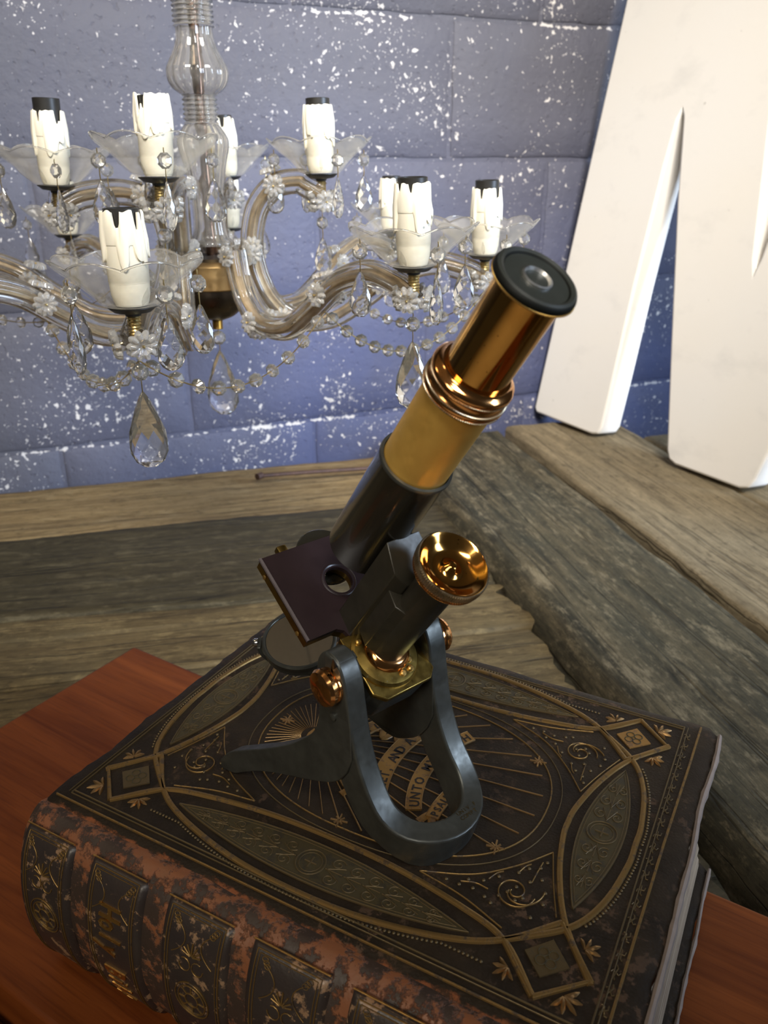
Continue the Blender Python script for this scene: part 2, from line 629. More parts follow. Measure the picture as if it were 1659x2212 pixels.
M['brass_matt'] = m_metal('matt lacquered brass', (0.76, 0.47, 0.11), 0.45, (0.70, 0.40, 0.085), 45, 0.02, 0.6)
M['black_lacquer'] = m_plain('black japanned brass', (0.020, 0.018, 0.013), 0.20, 0.0, 0.6, 0.4)
M['black_rubber'] = m_plain('black ebonite', (0.006, 0.007, 0.006), 0.55, 0.0, 0.15)
M['lens_ring'] = m_metal('nickel lens ring', (0.85, 0.86, 0.86), 0.38)
M['black_rim'] = m_plain('worn black ebonite rim', (0.030, 0.034, 0.030), 0.42)
M['bronze'] = m_metal('blackened bronze', (0.085, 0.088, 0.078), 0.36, (0.055, 0.056, 0.05), 60, 0.04, 0.55)
M['limb'] = m_metal('dark lacquered limb', (0.034, 0.030, 0.021), 0.34, (0.022, 0.020, 0.014), 60, 0.02, 0.25)
M['ebonite'] = m_plain('purple brown ebonite', (0.024, 0.014, 0.016), 0.33)
M['ebonite_edge'] = m_plain('rubbed ebonite edge', (0.12, 0.10, 0.105), 0.5)
M['mirror'] = m_metal('mirror silver', (0.86, 0.84, 0.78), 0.03, (0.80, 0.78, 0.72), 20)
M['steel'] = m_metal('bright steel', (0.75, 0.75, 0.76), 0.15)
M['glass'] = m_glass('cut glass', (0.99, 0.985, 0.97), 1.50, 0.0, 0.09)
M['glass_drop'] = m_glass('cut glass drop', (0.99, 0.985, 0.965), 1.50, 0.0, 0.035)
M['glass_warm'] = m_glass('old pressed glass', (0.985, 0.975, 0.95), 1.46, 0.02, 0.06)
M['glass_dish'] = m_thin_glass('blown glass dish', (0.985, 0.98, 0.965), (0.62, 0.60, 0.55), 0.075)
M['glass_column'] = m_glass('blown glass column', (0.975, 0.955, 0.915), 1.45, 0.0, 0.07)
M['glass_rosette'] = m_glass('pressed glass rosette', (0.98, 0.97, 0.94), 1.45, 0.05, 0.22)
M['lens'] = m_glass('eyepiece lens', (0.95, 0.97, 0.97), 1.5)
M['arm_core'] = m_metal('gilt arm core', (0.72, 0.56, 0.34), 0.42, (0.50, 0.36, 0.20), 90)
M['rod'] = m_metal('brown central rod', (0.30, 0.19, 0.14), 0.22, (0.20, 0.12, 0.09), 60)
M['gold_band'] = m_metal('gilt band', (0.62, 0.42, 0.19), 0.42, (0.52, 0.34, 0.15), 40)
M['bowl'] = m_metal('tarnished bowl', (0.16, 0.13, 0.10), 0.30, (0.12, 0.10, 0.08), 40)
M['black_metal'] = m_plain('black metal', (0.018, 0.017, 0.015), 0.4)
M['wire'] = m_metal('brass wire', (0.70, 0.52, 0.22), 0.3)
M['candle'] = m_candle()
M['dark'] = m_plain('pale concrete floor', (0.50, 0.46, 0.40), 0.85)
WOOD = dict(
    a=m_old_wood('pale worn plank', (0.150, 0.095, 0.038), (0.330, 0.230, 0.105), (0.235, 0.160, 0.072), (0.44, 0.34, 0.19), 0.35, 1.0),
    b=m_old_wood('grey stained plank', (0.036, 0.027, 0.012), (0.072, 0.056, 0.026), (0.058, 0.046, 0.022), (0.27, 0.22, 0.125), 0.32, 2.0, 0.6),
    c=m_old_wood('brown worn plank', (0.070, 0.047, 0.019), (0.165, 0.116, 0.050), (0.095, 0.072, 0.034), (0.30, 0.22, 0.10), 0.5, 3.0),
    d=m_old_wood('weathered green grey beam', (0.022, 0.020, 0.011), (0.105, 0.083, 0.045), (0.042, 0.040, 0.025), (0.27, 0.22, 0.135), 0.55, 4.0, 0.85),
    e=m_old_wood('dry grey brown beam', (0.135, 0.104, 0.060), (0.250, 0.196, 0.115), (0.175, 0.140, 0.084), (0.34, 0.27, 0.165), 0.45, 5.0, 0.85))

# ------------------------------------------------------------------ setting: wall of painted blocks
WA = Vector((-0.6396, 1.2580, 0.0))
WANG = R(21.5)
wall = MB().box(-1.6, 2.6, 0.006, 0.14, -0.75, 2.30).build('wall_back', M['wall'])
wall.location = WA
wall.rotation_euler = (0, 0, WANG)
tag(wall, kind='structure')


def block_mesh(w, h, seed):
    nx, nz = 14, 8
    mb = MB()
    V = []
    F = []
    rnd = random.Random(seed)
    for j in range(nz + 1):
        for i in range(nx + 1):
            x = w * i / nx
            z = h * j / nz
            edge = min(i, nx - i, j, nz - j)
            y = 0.0045 if edge == 0 else (0.0012 if edge == 1 else 0.0)
            y += 0.0012 * mnoise.noise(Vector((x * 14 + seed * 3.3, z * 14, seed)))
            xx, zz = x, z
            if i in (1, nx - 1):
                xx = 0.007 if i == 1 else w - 0.007
            if j in (1, nz - 1):
                zz = 0.006 if j == 1 else h - 0.006
            if edge == 0:
                xx += rnd.uniform(-0.0012, 0.0012)
                zz += rnd.uniform(-0.0012, 0.0012)
            V.append((xx, y, zz))
    n1 = nx + 1
    for j in range(nz):
        for i in range(nx):
            F.append((j * n1 + i, j * n1 + i + 1, (j + 1) * n1 + i + 1, (j + 1) * n1 + i))
    # sides back to the mortar bed
    ring = [i for i in range(nx + 1)] + [j * n1 + nx for j in range(1, nz + 1)] + [nz * n1 + i for i in range(nx - 1, -1, -1)] + [j * n1 for j in range(nz - 1, 0, -1)]
    o = len(V)
    for k in ring:
        V.append((V[k][0], 0.02, V[k][2]))
    for a in range(len(ring)):
        b = (a + 1) % len(ring)
        F.append((ring[a], ring[b], o + b, o + a))
    F.append(tuple(o + k for k in range(len(ring))))
    return mb.add(V, F, True)


JT = 0.008
courses = [(-0.155, 0.060, 0.548), (0.062, 0.283, 0.770), (0.285, 0.505, 1.013), (0.507, 0.720, 0.811), (0.722, 0.935, 0.535), (0.937, 1.150, 0.770)]
sd = 1
for z0, z1, xj in courses:
    x = xj - 0.445 * 4
    while x < 2.2:
        if x + 0.445 > -0.5:
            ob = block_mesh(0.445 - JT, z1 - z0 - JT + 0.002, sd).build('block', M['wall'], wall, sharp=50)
            ob.location = (x + JT / 2, 0, z0 + JT / 2)
            sd += 1
        x += 0.445

floor = MB().box(-2.5, 2.6, -1.6, 2.6, -0.80, -0.75).build('floor', M['dark'])
tag(floor, kind='structure')

# ------------------------------------------------------------------ plank table
table = empty('plank_table', (0, 0.6, -0.75))
tag(table, 'rough weathered plank table against the blue block wall', 'table')


def plank(p, q, w, ztop, mat, thick=0.045, rnd=0.004, seed=0, ragged=0.004, end=0.0, name='plank', relief=0.0018, tilt=0.0, dz=0.0, taper=(1.0, 1.0), rnd2=None):
    """p,q: ends of the plank's centre line (x,y); built along local x so that the grain follows it"""
    p = Vector((p[0], p[1], 0))
    q = Vector((q[0], q[1], 0))
    L = (q - p).length
    r2 = rnd if rnd2 is None else rnd2
    ang = math.atan2(q.y - p.y, q.x - p.x)
    nx = max(12, int(L / 0.02))
    prof = []
    ny = 16
    for j in range(ny + 1):
        prof.append(-w / 2 + w * j / ny)
    V = []
    F = []
    for i in range(nx + 1):
        x = L * i / nx
        e0 = ragged * mnoise.noise(Vector((x * 9, seed * 7.7, 0.3))) + ragged * 0.6 * mnoise.noise(Vector((x * 40, seed * 5.1, 2.3)))
        e1 = ragged * mnoise.noise(Vector((x * 9, seed * 3.3, 4.3))) + ragged * 0.6 * mnoise.noise(Vector((x * 40, seed * 2.1, 8.3)))
        row = []
        ys = [(-w / 2 + e0, ztop - thick), (-w / 2 + e0, ztop - rnd * 1.6), (-w / 2 + e0 + rnd * 0.35, ztop - rnd * 0.6), (-w / 2 + e0 + rnd, ztop - rnd * 0.15)]
        for j in range(1, ny):
            ys.append((-w / 2 + w * j / ny * 1.0, ztop))
        ys = [t for k, t in enumerate(ys) if k < 4 or (-w / 2 + rnd * 1.3 < t[0] < w / 2 - rnd * 1.3)]
        ys += [(w / 2 + e1 - r2, ztop - r2 * 0.15), (w / 2 + e1 - r2 * 0.35, ztop - r2 * 0.6), (w / 2 + e1, ztop - r2 * 1.6), (w / 2 + e1, ztop - thick)]
        for k, (y, z) in enumerate(ys):
            xx = x
            if i == nx and end:
                xx += end * (mnoise.noise(Vector((y * 22, seed * 1.3, 5))) + 0.5 * mnoise.noise(Vector((y * 70, seed, 9))))
            if 0 < k < len(ys) - 1:
                z += relief * mnoise.noise(Vector((x * 6, y * 30, seed * 2.2))) + relief * 0.5 * mnoise.noise(Vector((x * 25, y * 90, seed)))
            row.append((xx, y * (taper[0] + (taper[1] - taper[0]) * i / nx), z))
        V += row
        m = len(row)
    for i in range(nx):
        for k in range(m - 1):
            F.append((i * m + k, (i + 1) * m + k, (i + 1) * m + k + 1, i * m + k + 1))
        F.append((i * m + m - 1, (i + 1) * m + m - 1, (i + 1) * m, i * m))
    F.append(tuple(range(m)))
    F.append(tuple(nx * m + k for k in range(m))[::-1])
    o = MB().add(V, F, True).build(name, mat, table, sharp=50)
    o.location = (p.x, p.y - 0.6, 0.75 + dz)
    o.rotation_euler = (0, tilt, ang)
    return o


def along(pt, ang, d):
    return (pt[0] + d * math.cos(ang), pt[1] + d * math.sin(ang))


def plank_between(n0, n1, f0, f1, xl, xr, **kw):
    """a plank whose near edge runs through n0,n1 and far edge through f0,f1, from x=xl to x=xr"""
    def yat(a, b, x):
        return a[1] + (b[1] - a[1]) * (x - a[0]) / (b[0] - a[0])
    pl = (xl, (yat(n0, n1, xl) + yat(f0, f1, xl)) / 2)
    pr = (xr, (yat(n0, n1, xr) + yat(f0, f1, xr)) / 2)
    xm = -0.2
    ang = math.atan2(pr[1] - pl[1], pr[0] - pl[0])
    w = (yat(f0, f1, xm) - yat(n0, n1, xm)) * math.cos(ang) - 0.003
    wl = (yat(f0, f1, xl) - yat(n0, n1, xl)) * math.cos(ang) - 0.003
    wr = (yat(f0, f1, xr) - yat(n0, n1, xr)) * math.cos(ang) - 0.003
    return plank(pl, pr, w, taper=(wl / w, wr / w), **kw)


wl0 = (WA.x - 0.003, WA.y - 0.009)
wl1 = (WA.x + math.cos(WANG), WA.y + math.sin(WANG) - 0.012)
L12 = ((-0.558, 1.072), (-0.073, 1.193))
L2b = ((-0.44, 0.850), (0.07, 0.932))
L23 = ((-0.44, 0.800), (0.07, 0.890))
L34 = ((-0.44, 0.700), (0.19, 0.838))
L45 = ((-0.44, 0.520), (0.19, 0.650))
L56 = ((-0.44, 0.300), (0.19, 0.420))
L67 = ((-0.44, 0.080), (0.19, 0.200))
plank_between(*L12, wl0, wl1, -1.05, 0.082, ztop=0.003, mat=WOOD['a'], seed=1, end=0.010, tilt=0.030, dz=0.010)
plank_between(*L2b, *L12, -1.05, 0.118, ztop=0.0, mat=WOOD['b'], seed=2, end=0.015)
plank_between(*L23, *L2b, -1.05, 0.146, ztop=-0.001, mat=WOOD['c'], seed=3, end=0.016)
plank_between(*L34, *L23, -1.05, 0.164, ztop=0.001, mat=WOOD['c'], seed=4, end=0.020)
plank_between(*L45, *L34, -1.05, 0.196, ztop=0.0, mat=WOOD['c'], seed=5, end=0.016)
plank_between(*L56, *L45, -0.75, 0.235, ztop=0.0, mat=WOOD['b'], seed=6, end=0.015)
plank_between(*L67, *L56, -0.75, 0.275, ztop=0.0, mat=WOOD['b'], seed=7, end=0.015)

ZR = 0.020                                  # the beams on the right lie a little higher
g0, g1 = (0.243, 1.512), (0.431, 0.785)      # line of the dark joint between the two beams
gd = math.atan2(g1[1] - g0[1], g1[0] - g0[0])
gn = (-math.sin(gd), math.cos(gd))          # towards the right-hand side


def beam(off, w, mat, l0, l1, **kw):
    a = (g0[0] + gn[0] * (off + w / 2), g0[1] + gn[1] * (off + w / 2))
    p = along(a, gd, l0)
    q = along(a, gd, l1)
    return plank(p, q, w, ZR, mat, thick=0.075, name='beam', **kw)


beam(-0.231, 0.217, WOOD['d'], -0.015, 1.75, rnd=0.018, seed=11, ragged=0.003, relief=0.003, dz=0.001, rnd2=0.003)
beam(0.009, 0.230, WOOD['e'], -0.040, 1.75, rnd=0.005, seed=12, ragged=0.004, relief=0.002)
beam(0.243, 0.23, WOOD['e'], 0.085, 1.75, rnd=0.005, seed=13, ragged=0.004)
beam(0.477, 0.22, WOOD['d'], 0.17, 1.75, rnd=0.005, seed=14, ragged=0.004)
# bearers and legs below
for yy in (0.10, 0.62, 1.00):
    MB().box(-1.0, 1.0, yy - 0.635, yy - 0.565, 0.575, 0.672, 0.003).build('bearer', WOOD['b'], table)
for lx in (-0.9, 0.9):
    for ly in (-0.5, 0.5):
        MB().box(lx - 0.04, lx + 0.04, ly - 0.035, ly + 0.035, 0.0, 0.575, 0.004).build('leg', WOOD['b'], table)
MB().box(-1.0, 1.0, -0.45, -0.38, 0.672, 0.703, 0.002).build('bearer', WOOD['b'], table)

# dark rod added in place of a groove in the plank by the wall
groove_rod = MB().tube([(0, 0, 0), (0.06, 0.001, 0.0005), (0.25, 0.004, 0)], 0.0036, 8).tube([(-0.005, -0.004, 0.0), (0.0, 0, 0.0), (0.004, 0.003, 0)], 0.006, 8).build('plank_groove', m_metal('groove brown', (0.10, 0.055, 0.04), 0.6, (0.06, 0.035, 0.03), 80, 0.2, 0.4))
groove_rod.location = (-0.215, 1.318, 0.0050)
groove_rod.rotation_euler = (0, R(1.7), R(15))
tag(groove_rod, 'thin dark rod added in place of a groove in the pale plank beside the blue wall', 'groove_strip')

# ------------------------------------------------------------------ mahogany board under the book
bx = Vector((math.cos(R(-32.4)), math.sin(R(-32.4)), 0))
by = Vector((-bx.y, bx.x, 0))
bcorner = Vector((-0.2483, 0.6898, 0))
BD = 0.293
board = empty('mahogany_board', bcorner - by * BD, R(-32.4))
tag(board, 'reddish polished mahogany box lid lying under the old book', 'wooden board')
mb = MB().box(0, 0.63, 0.0, BD, 0.020, 0.065)
mb.build('top_panel', M['mahogany'], board, bevel=0.003, seg=3)
MB().box(-0.004, 0.634, -0.004, BD + 0.003, 0.0055, 0.0195).build('base_rail', M['mahogany'], board, bevel=0.003)
MB().box(0.0, 0.63, -0.034, -0.0045, 0.0055, 0.040).build('front_moulding', M['mahogany'], board, bevel=0.008, seg=4)

# ------------------------------------------------------------------ the old book
TB = 0.110                                  # book thickness
ZB = 0.065
book = empty('leather_bible', (-0.1939, 0.3645, ZB), R(-28.3))
tag(book, 'thick antique brown leather Bible with gilt tooled cover and worn spine', 'book')
BL, BW = 0.332, 0.246
CT = 0.008


def rrect(x0, x1, y0, y1, r, n=5):
    out = []
    for cx, cy, a0 in ((x1 - r, y0 + r, -90), (x1 - r, y1 - r, 0), (x0 + r, y1 - r, 90), (x0 + r, y0 + r, 180)):
        for k in range(n + 1):
            a = R(a0 + 90 * k / n)
            out.append((cx + r * math.cos(a), cy + r * math.sin(a)))
    return out


def grid_cover(x0, x1, y0, y1, z0, z1, name, mat, jag, seed):
    """cover board: rounded, gently cushioned, worn right-hand corners"""
    mb = MB()
    nx, ny = 60, 44
    V = []
    F = []
    for layer in (0, 1):
        for j in range(ny + 1):
            for i in range(nx + 1):
                x = x0 + (x1 - x0) * i / nx
                y = y0 + (y1 - y0) * j / ny
                ed = min(i, nx - i, j, ny - j)
                z = z1 if layer else z0
                if layer:
                    z -= 0.0030 if ed == 0 else (0.0006 if ed == 1 else 0)
                if i in (0, nx):
                    x += (1 if i == nx else -1) * (jag * mnoise.noise(Vector((y * 30, seed, 0))) + jag * 0.5 * mnoise.noise(Vector((y * 140, seed, 3))))
                if j == ny:
                    y += jag * 0.6 * mnoise.noise(Vector((x * 30, seed, 7)))
                cr = 0.006
                for cxn, cyn in ((x0, y1), (x1, y1), (x1, y0)):
                    if abs(x - cxn) < 0.004 and abs(y - cyn) < 0.004:
                        x += math.copysign(0.0028, (x0 + x1) / 2 - x)
                        y += math.copysign(0.0028, (y0 + y1) / 2 - y)
                V.append((x, y, z))
    n1 = nx + 1
    off = (nx + 1) * (ny + 1)
    for j in range(ny):
        for i in range(nx):
            a = j * n1 + i
            F.append((off + a, off + a + 1, off + a + n1 + 1, off + a + n1))
            F.append((a + n1, a + n1 + 1, a + 1, a))
    for i in range(nx):
        F.append((i, i + 1, off + i + 1, off + i))
        b = ny * n1 + i
        F.append((b + 1, b, off + b, off + b + 1))
    for j in range(ny):
        a = j * n1
        F.append((a + n1, a, off + a, off + a + n1))
        b = j * n1 + nx
        F.append((b, b + n1, off + b + n1, off + b))
    return mb.add(V, F, True).build(name, mat, book, sharp=60)


cover = grid_cover(0, BL, -0.003, BW, TB - CT, TB, 'front_cover', M['cover'], 0.0025, 1)
lower = grid_cover(0.004, 0.343, 0.0, 0.238, 0.0004, 0.0065, 'back_cover', M['cover'], 0.003, 2)
# page block, slightly concave fore edge, sagging layers
V, F = [], []
nz = 30
outline = []
for k in range(25):
    outline.append((0.007 + (BL - 0.017) * k / 24, 0.004))
for k in range(1, 25):
    outline.append((BL - 0.010, 0.004 + (BW - 0.018) * k / 24))
for k in range(1, 25):
    outline.append((BL - 0.010 - (BL - 0.017) * k / 24, BW - 0.014))
for k in range(1, 24):
    outline.append((0.007, BW - 0.014 - (BW - 0.018) * k / 24))
no = len(outline)
rp = random.Random(3)
for j in range(nz + 1):
    z = 0.0065 + (TB - CT - 0.0065) * j / nz
    dx = 0.0150 * (1 - j / nz) ** 1.3 + rp.uniform(-0.0009, 0.0009)
    dy = -0.004 * math.sin(PI * j / nz) + rp.uniform(-0.0006, 0.0006)
    for (x, y) in outline:
        V.append((x + (dx if x > BL * 0.6 else 0), y + (dy if y > BW * 0.6 else 0), z))
for j in range(nz):
    for k in range(no):
        k2 = (k + 1) % no
        F.append((j * no + k, j * no + k2, (j + 1) * no + k2, (j + 1) * no + k))
F.append(tuple(range(no))[::-1])
F.append(tuple(nz * no + k for k in range(no)))
MB().add(V, F, False).build('page_block', M['pages'], book, sharp=None)
# frayed pale leather along the right edge of the front cover
mb = MB()
pts = [(BL + 0.0012 + 0.0015 * mnoise.noise(Vector((t * 5, 1, 2))), 0.004 + (BW - 0.008) * t, TB - 0.0045) for t in [i / 40 for i in range(41)]]
mb.sweep(pts, [(0.0046 * math.cos(a), 0.0028 * math.sin(a)) for a in [2 * PI * k / 8 for k in range(8)]], scale=[0.55 + 0.6 * abs(mnoise.noise(Vector((i * 0.35, 3, 1)))) for i in range(41)])
mb.build('frayed_edge', M['edge'], book)
pts = [(0.3435 + 0.001 * mnoise.noise(Vector((t * 6, 4, 2))), 0.003 + 0.232 * t, 0.0038) for t in [i / 40 for i in range(41)]]
MB().sweep(pts, [(0.0024 * math.cos(a), 0.0020 * math.sin(a)) for a in [2 * PI * k / 8 for k in range(8)]], scale=[0.5 + 0.7 * abs(mnoise.noise(Vector((i * 0.4, 6, 1)))) for i in range(41)]).build('frayed_edge', M['edge'], book)

# rounded spine
SB = 0.0265


def spine_pt(t, lift=0.0):
    """t 0 at the front hinge, 1 at the back hinge -> (y, z), outward normal included through lift"""
    a = R(84) - t * R(168)
    y = -0.002 - (SB + lift) * math.cos(a) ** 0.85
    z = TB / 2 + (TB / 2 - 0.0015 + lift) * math.sin(a) / math.sin(R(84))
    return y, z


V, F = [], []
nt, nx = 40, 110
for i in range(nx + 1):
    x = BL * i / nx
    for k in range(nt + 1):
        y, z = spine_pt(k / nt, 0.0012 * mnoise.noise(Vector((x * 40, k * 0.2, 5))))
        e = min(x, BL - x)
        if e < 0.006:
            y += (0.006 - e) * 0.35
        V.append((x, y, z))
m1 = nt + 1
o = len(V)
for i in range(nx):
    for k in range(nt):
        F.append((i * m1 + k, i * m1 + k + 1, (i + 1) * m1 + k + 1, (i + 1) * m1 + k))
for i in range(nx + 1):
    V.append((BL * i / nx, 0.0035, TB - 0.004))
    V.append((BL * i / nx, 0.0035, 0.004))
for i in range(nx):
    F.append((o + 2 * i, i * m1, (i + 1) * m1, o + 2 * i + 2))
    F.append((i * m1 + nt, o + 2 * i + 1, o + 2 * i + 3, (i + 1) * m1 + nt))
F.append(tuple(range(m1)) + (o + 1, o))
F.append(tuple(nx * m1 + k for k in range(m1))[::-1] + (o + 2 * nx, o + 2 * nx + 1))
spine = MB().add(V, F, True).build('spine', M['spine'], book, sharp=70)


def spine_patch(x0, x1, t0, t1, lift, mat, name, parent, nx=20, nt=30, rim=0.0008):
    V, F = [], []
    for i in range(nx + 1):
        for k in range(nt + 1):
            x = x0 + (x1 - x0) * i / nx
            t = t0 + (t1 - t0) * k / nt
            ed = min(i, nx - i, k, nt - k)
            y, z = spine_pt(t, -0.0006 if ed == 0 else lift)
            V.append((x, y, z))
    m = nt + 1
    for i in range(nx):
        for k in range(nt):
            F.append((i * m + k, i * m + k + 1, (i + 1) * m + k + 1, (i + 1) * m + k))
    return MB().add(V, F, True).build(name, mat, parent, sharp=70)


def spine_line(pts, wdt, hgt, mb, lift):
    """pts in (x, t): a raised line that follows the spine"""
    P, FR = [], []
    for (x, t) in pts:
        y, z = spine_pt(t, lift)
        y2, z2 = spine_pt(t, lift + 0.002)
        nn = Vector((0, y2 - y, z2 - z)).normalized()
        P.append(Vector((x, y, z)))
        FR.append(nn)
    fr = []
    for i in range(len(P)):
        tv = (P[min(i + 1, len(P) - 1)] - P[max(i - 1, 0)]).normalized()
        n2 = (FR[i] - tv * FR[i].dot(tv)).normalized()
        fr.append((n2, tv.cross(n2)))
    mb.sweep(P, [(-0.0004, -wdt / 2), (hgt * 0.8, -wdt * 0.3), (hgt, 0), (hgt * 0.8, wdt * 0.3), (-0.0004, wdt / 2)], frames=fr)


panels = [(0.003, 0.041), (0.053, 0.0925), (0.106, 0.1485), (0.1585, 0.203), (0.213, 0.257), (0.2675, 0.3095)]
T0 = 0.115
for pi_, (x0, x1) in enumerate(panels):
    pn = spine_patch(x0, x1, T0, 0.90, 0.0022, M['spine_panel'], 'spine_panel', spine)
    mb = MB()
    ins = 0.0022
    def rect(i_, tt):
        a, b = x0 + i_, x1 - i_
        ta, tb = T0 + tt, 0.90 - tt
        out = [(a + (b - a) * k / 10, ta) for k in range(11)] + [(b, ta + (tb - ta) * k / 30) for k in range(1, 31)]
        out += [(b - (b - a) * k / 10, tb) for k in range(1, 11)] + [(a, tb - (tb - ta) * k / 30) for k in range(1, 31)]
        return out
    spine_line(rect(0.0045, 0.035), 0.0008, 0.0006, mb, 0.0022)
    spine_line(rect(0.0062, 0.05), 0.0006, 0.0005, mb, 0.0022)
    # corner ornaments and a palmette
    xm = (x0 + x1) / 2
    for sx in (-1, 1):
        arc = [(xm + sx * (0.0125 - 0.0075 * math.sin(a) ** 2), T0 + 0.08 + 0.10 * (1 - math.cos(a)) / 2 * 1.3) for a in [PI * k / 14 for k in range(15)]]
        spine_line(arc, 0.0007, 0.0006, mb, 0.0022)
        for q in range(3):
            cxx, ct = xm + sx * (0.0125 - 0.001 * q), T0 + 0.065 + 0.012 * q
            spine_line([(cxx + 0.0016 * math.cos(a), ct + 0.010 * math.sin(a)) for a in [2 * PI * k / 10 for k in range(11)]], 0.0006, 0.0005, mb, 0.0022)
    ct = T0 + 0.20
    if pi_ != 1:
        for q in range(-3, 4):
            aa = q * 0.42
            spine_line([(xm + math.sin(aa) * r_, ct - math.cos(aa) * r_ * 6.2) for r_ in (0.001, 0.004, 0.0085 - abs(q) * 0.0008)], 0.0011, 0.0007, mb, 0.0022)
        for sx in (-1, 1):
            spine_line([(xm + sx * (0.004 + 0.0035 * math.cos(a)), ct + 0.035 + 0.024 * math.sin(a)) for a in [2 * PI * k / 12 for k in range(11)]], 0.0008, 0.0006, mb, 0.0022)
        for rr in (0.0105, 0.0085, 0.004):
            spine_line([(xm + rr * math.cos(a), ct + 0.17 + rr * 6.6 * math.sin(a)) for a in [2 * PI * k / 26 for k in range(27)]], 0.0008, 0.0007, mb, 0.0022)
        for q in range(8):
            aa = 2 * PI * q / 8
            spine_line([(xm + r_ * math.cos(aa), ct + 0.17 + r_ * 6.6 * math.sin(aa)) for r_ in (0.004, 0.0062, 0.008)], 0.0010, 0.0006, mb, 0.0022)
    mb.build('gilt_tooling', M['gilt'], pn)
    top = MB()
    spine_line([(x0 + 0.001 + (x1 - x0 - 0.002) * k / 12, T0 + 0.006) for k in range(13)], 0.0011, 0.0009, top, 0.0022)
    top.build('gilt_edge', M['gilt_bright'], pn)


# ---- lettering
def text_mesh(body, size, bold=0.0, extrude=0.0):
    cu = bpy.data.curves.new('lettering', 'FONT')
    cu.body = body
    cu.size = size
    cu.align_x = 'CENTER'
    cu.extrude = extrude
    cu.offset = bold
    cu.resolution_u = 2
    ob = bpy.data.objects.new('lettering', cu)
    col.objects.link(ob)
    dg = bpy.context.evaluated_depsgraph_get()
    me = bpy.data.meshes.new_from_object(ob.evaluated_get(dg))
    V = [w.co.copy() for w in me.vertices]
    F = [tuple(p.vertices) for p in me.polygons]
    bpy.data.objects.remove(ob)
    bpy.data.curves.remove(cu)
    bpy.data.meshes.remove(me)
    return V, F


GLYPH = {}


def glyph(ch, size, bold, extrude):
    k = (ch, size, bold, extrude)
    if k not in GLYPH:
        GLYPH[k] = text_mesh(ch, size, bold, extrude)
    return GLYPH[k]


# title down the second spine panel
mb = MB()
title = 'Holy Bible'
for k, ch in enumerate(title):
    if ch == ' ':
        continue
    V, F = glyph(ch, 0.021, 0.0003, 0.0005)
    t = T0 + 0.20 + 0.052 * k
    y, z = spine_pt(t, 0.0024)
    y2, z2 = spine_pt(t + 0.01, 0.0024)
    down = Vector((0, y2 - y, z2 - z)).normalized()
    up = Vector((1, 0, 0))
    nn = Vector((0, -1, 0)) if abs(down.y) < 1e-6 else down.cross(up)
    mb.add([(v.x * 0.62, v.y, v.z) for v in V], F, False, axes((0.0655, y, z), down, up, nn))
mb.build('title', M['gilt_bright'], spine, sharp=None)

# ---- embossed pattern of the front cover: raised lines lie on z = TB
def ridge(mb, pts, w, h, z=TB):
    pts = [Vector((p[0], p[1], z)) for p in pts]
    ring = [(-0.0004, -w / 2), (h * 0.75, -w * 0.36), (h, -w * 0.12), (h, w * 0.12), (h * 0.75, w * 0.36), (-0.0004, w / 2)]
    fr = []
    up = Vector((0, 0, 1))
    for i in range(len(pts)):
        t = (pts[min(i + 1, len(pts) - 1)] - pts[max(i - 1, 0)]).normalized()
        fr.append((up, t.cross(up)))
    mb.sweep(pts, ring, frames=fr)


def mm(pts):
    return [(x / 1000.0, y / 1000.0) for x, y in pts]


CX, CY = 161.0, 121.5


def flips(pts, fx, fy):
    return [((2 * CX - x) if fx else x, (2 * CY - y) if fy else y) for x, y in pts]


bandN_in = spline([(36, 14), (57, 34.5), (84, 42.5), (122, 48), (161, 49.5), (200, 48), (238, 42.5), (265, 34.5), (286, 14)], 8)
bandN_out = spline([(15.5, 33), (35.5, 56.5), (57, 34.5), (82, 22.5), (122, 13.5), (161, 11.2), (200, 13.5), (240, 22.5), (265, 34.5), (286.5, 56.5), (306.5, 33)][1:-1], 8)
bandR_out = spline([(265, 208.5), (290, 188), (301, 166), (306, 138), (306.3, 121.5), (306, 105), (301, 77), (290, 55), (265, 34.5)], 8)
bandR_in = spline([(307, 212), (288, 186.5), (277, 160), (271, 135), (270, 121.5), (271, 108), (277, 83), (288, 56.5), (307, 31)], 8)
orn = empty('cover_tooling')
orn.parent = cover
bpy.data.objects.remove(orn)
for fx in (0, 1):
    for nm, b in (('in', bandR_in), ('out', bandR_out)):
        mb = MB()
        ridge(mb, mm(flips(b, fx, 0)), 0.0036, 0.0013)
        mb.build('gilt_band', M['gilt'], cover)
for fy in (0, 1):
    for nm, b in (('in', bandN_in), ('out', bandN_out)):
        mb = MB()
        ridge(mb, mm(flips(b, 0, fy)), 0.0036, 0.0013)
        mb.build('gilt_band', M['gilt'], cover)


def lens_poly(ax, cx, cy, half, bulge_in, bulge_out, n=20):
    """pointed oval along x (ax=0) or y (ax=1); bulge_out towards the edge"""
    out = []
    for k in range(n + 1):
        t = -1 + 2 * k / n
        out.append((half * t, bulge_in * (1 - t * t)))
    for k in range(1, n):
        t = 1 - 2 * k / n
        out.append((half * t, -bulge_out * (1 - t * t)))
    if ax == 0:
        return [(cx + a, cy + b) for a, b in out]
    return [(cx - b, cy + a) for a, b in out]


def rosette_pts(cx, cy, r, n=20):
    return [(cx + r * math.cos(2 * PI * k / n), cy + r * math.sin(2 * PI * k / n)) for k in range(n + 1)]


def scroll(cx, cy, r, turns, a0, s, n=26):
    return [(cx + r * (1 - 0.85 * k / n) * math.cos(a0 + s * turns * 2 * PI * k / n), cy + r * (1 - 0.85 * k / n) * math.sin(a0 + s * turns * 2 * PI * k / n)) for k in range(n + 1)]


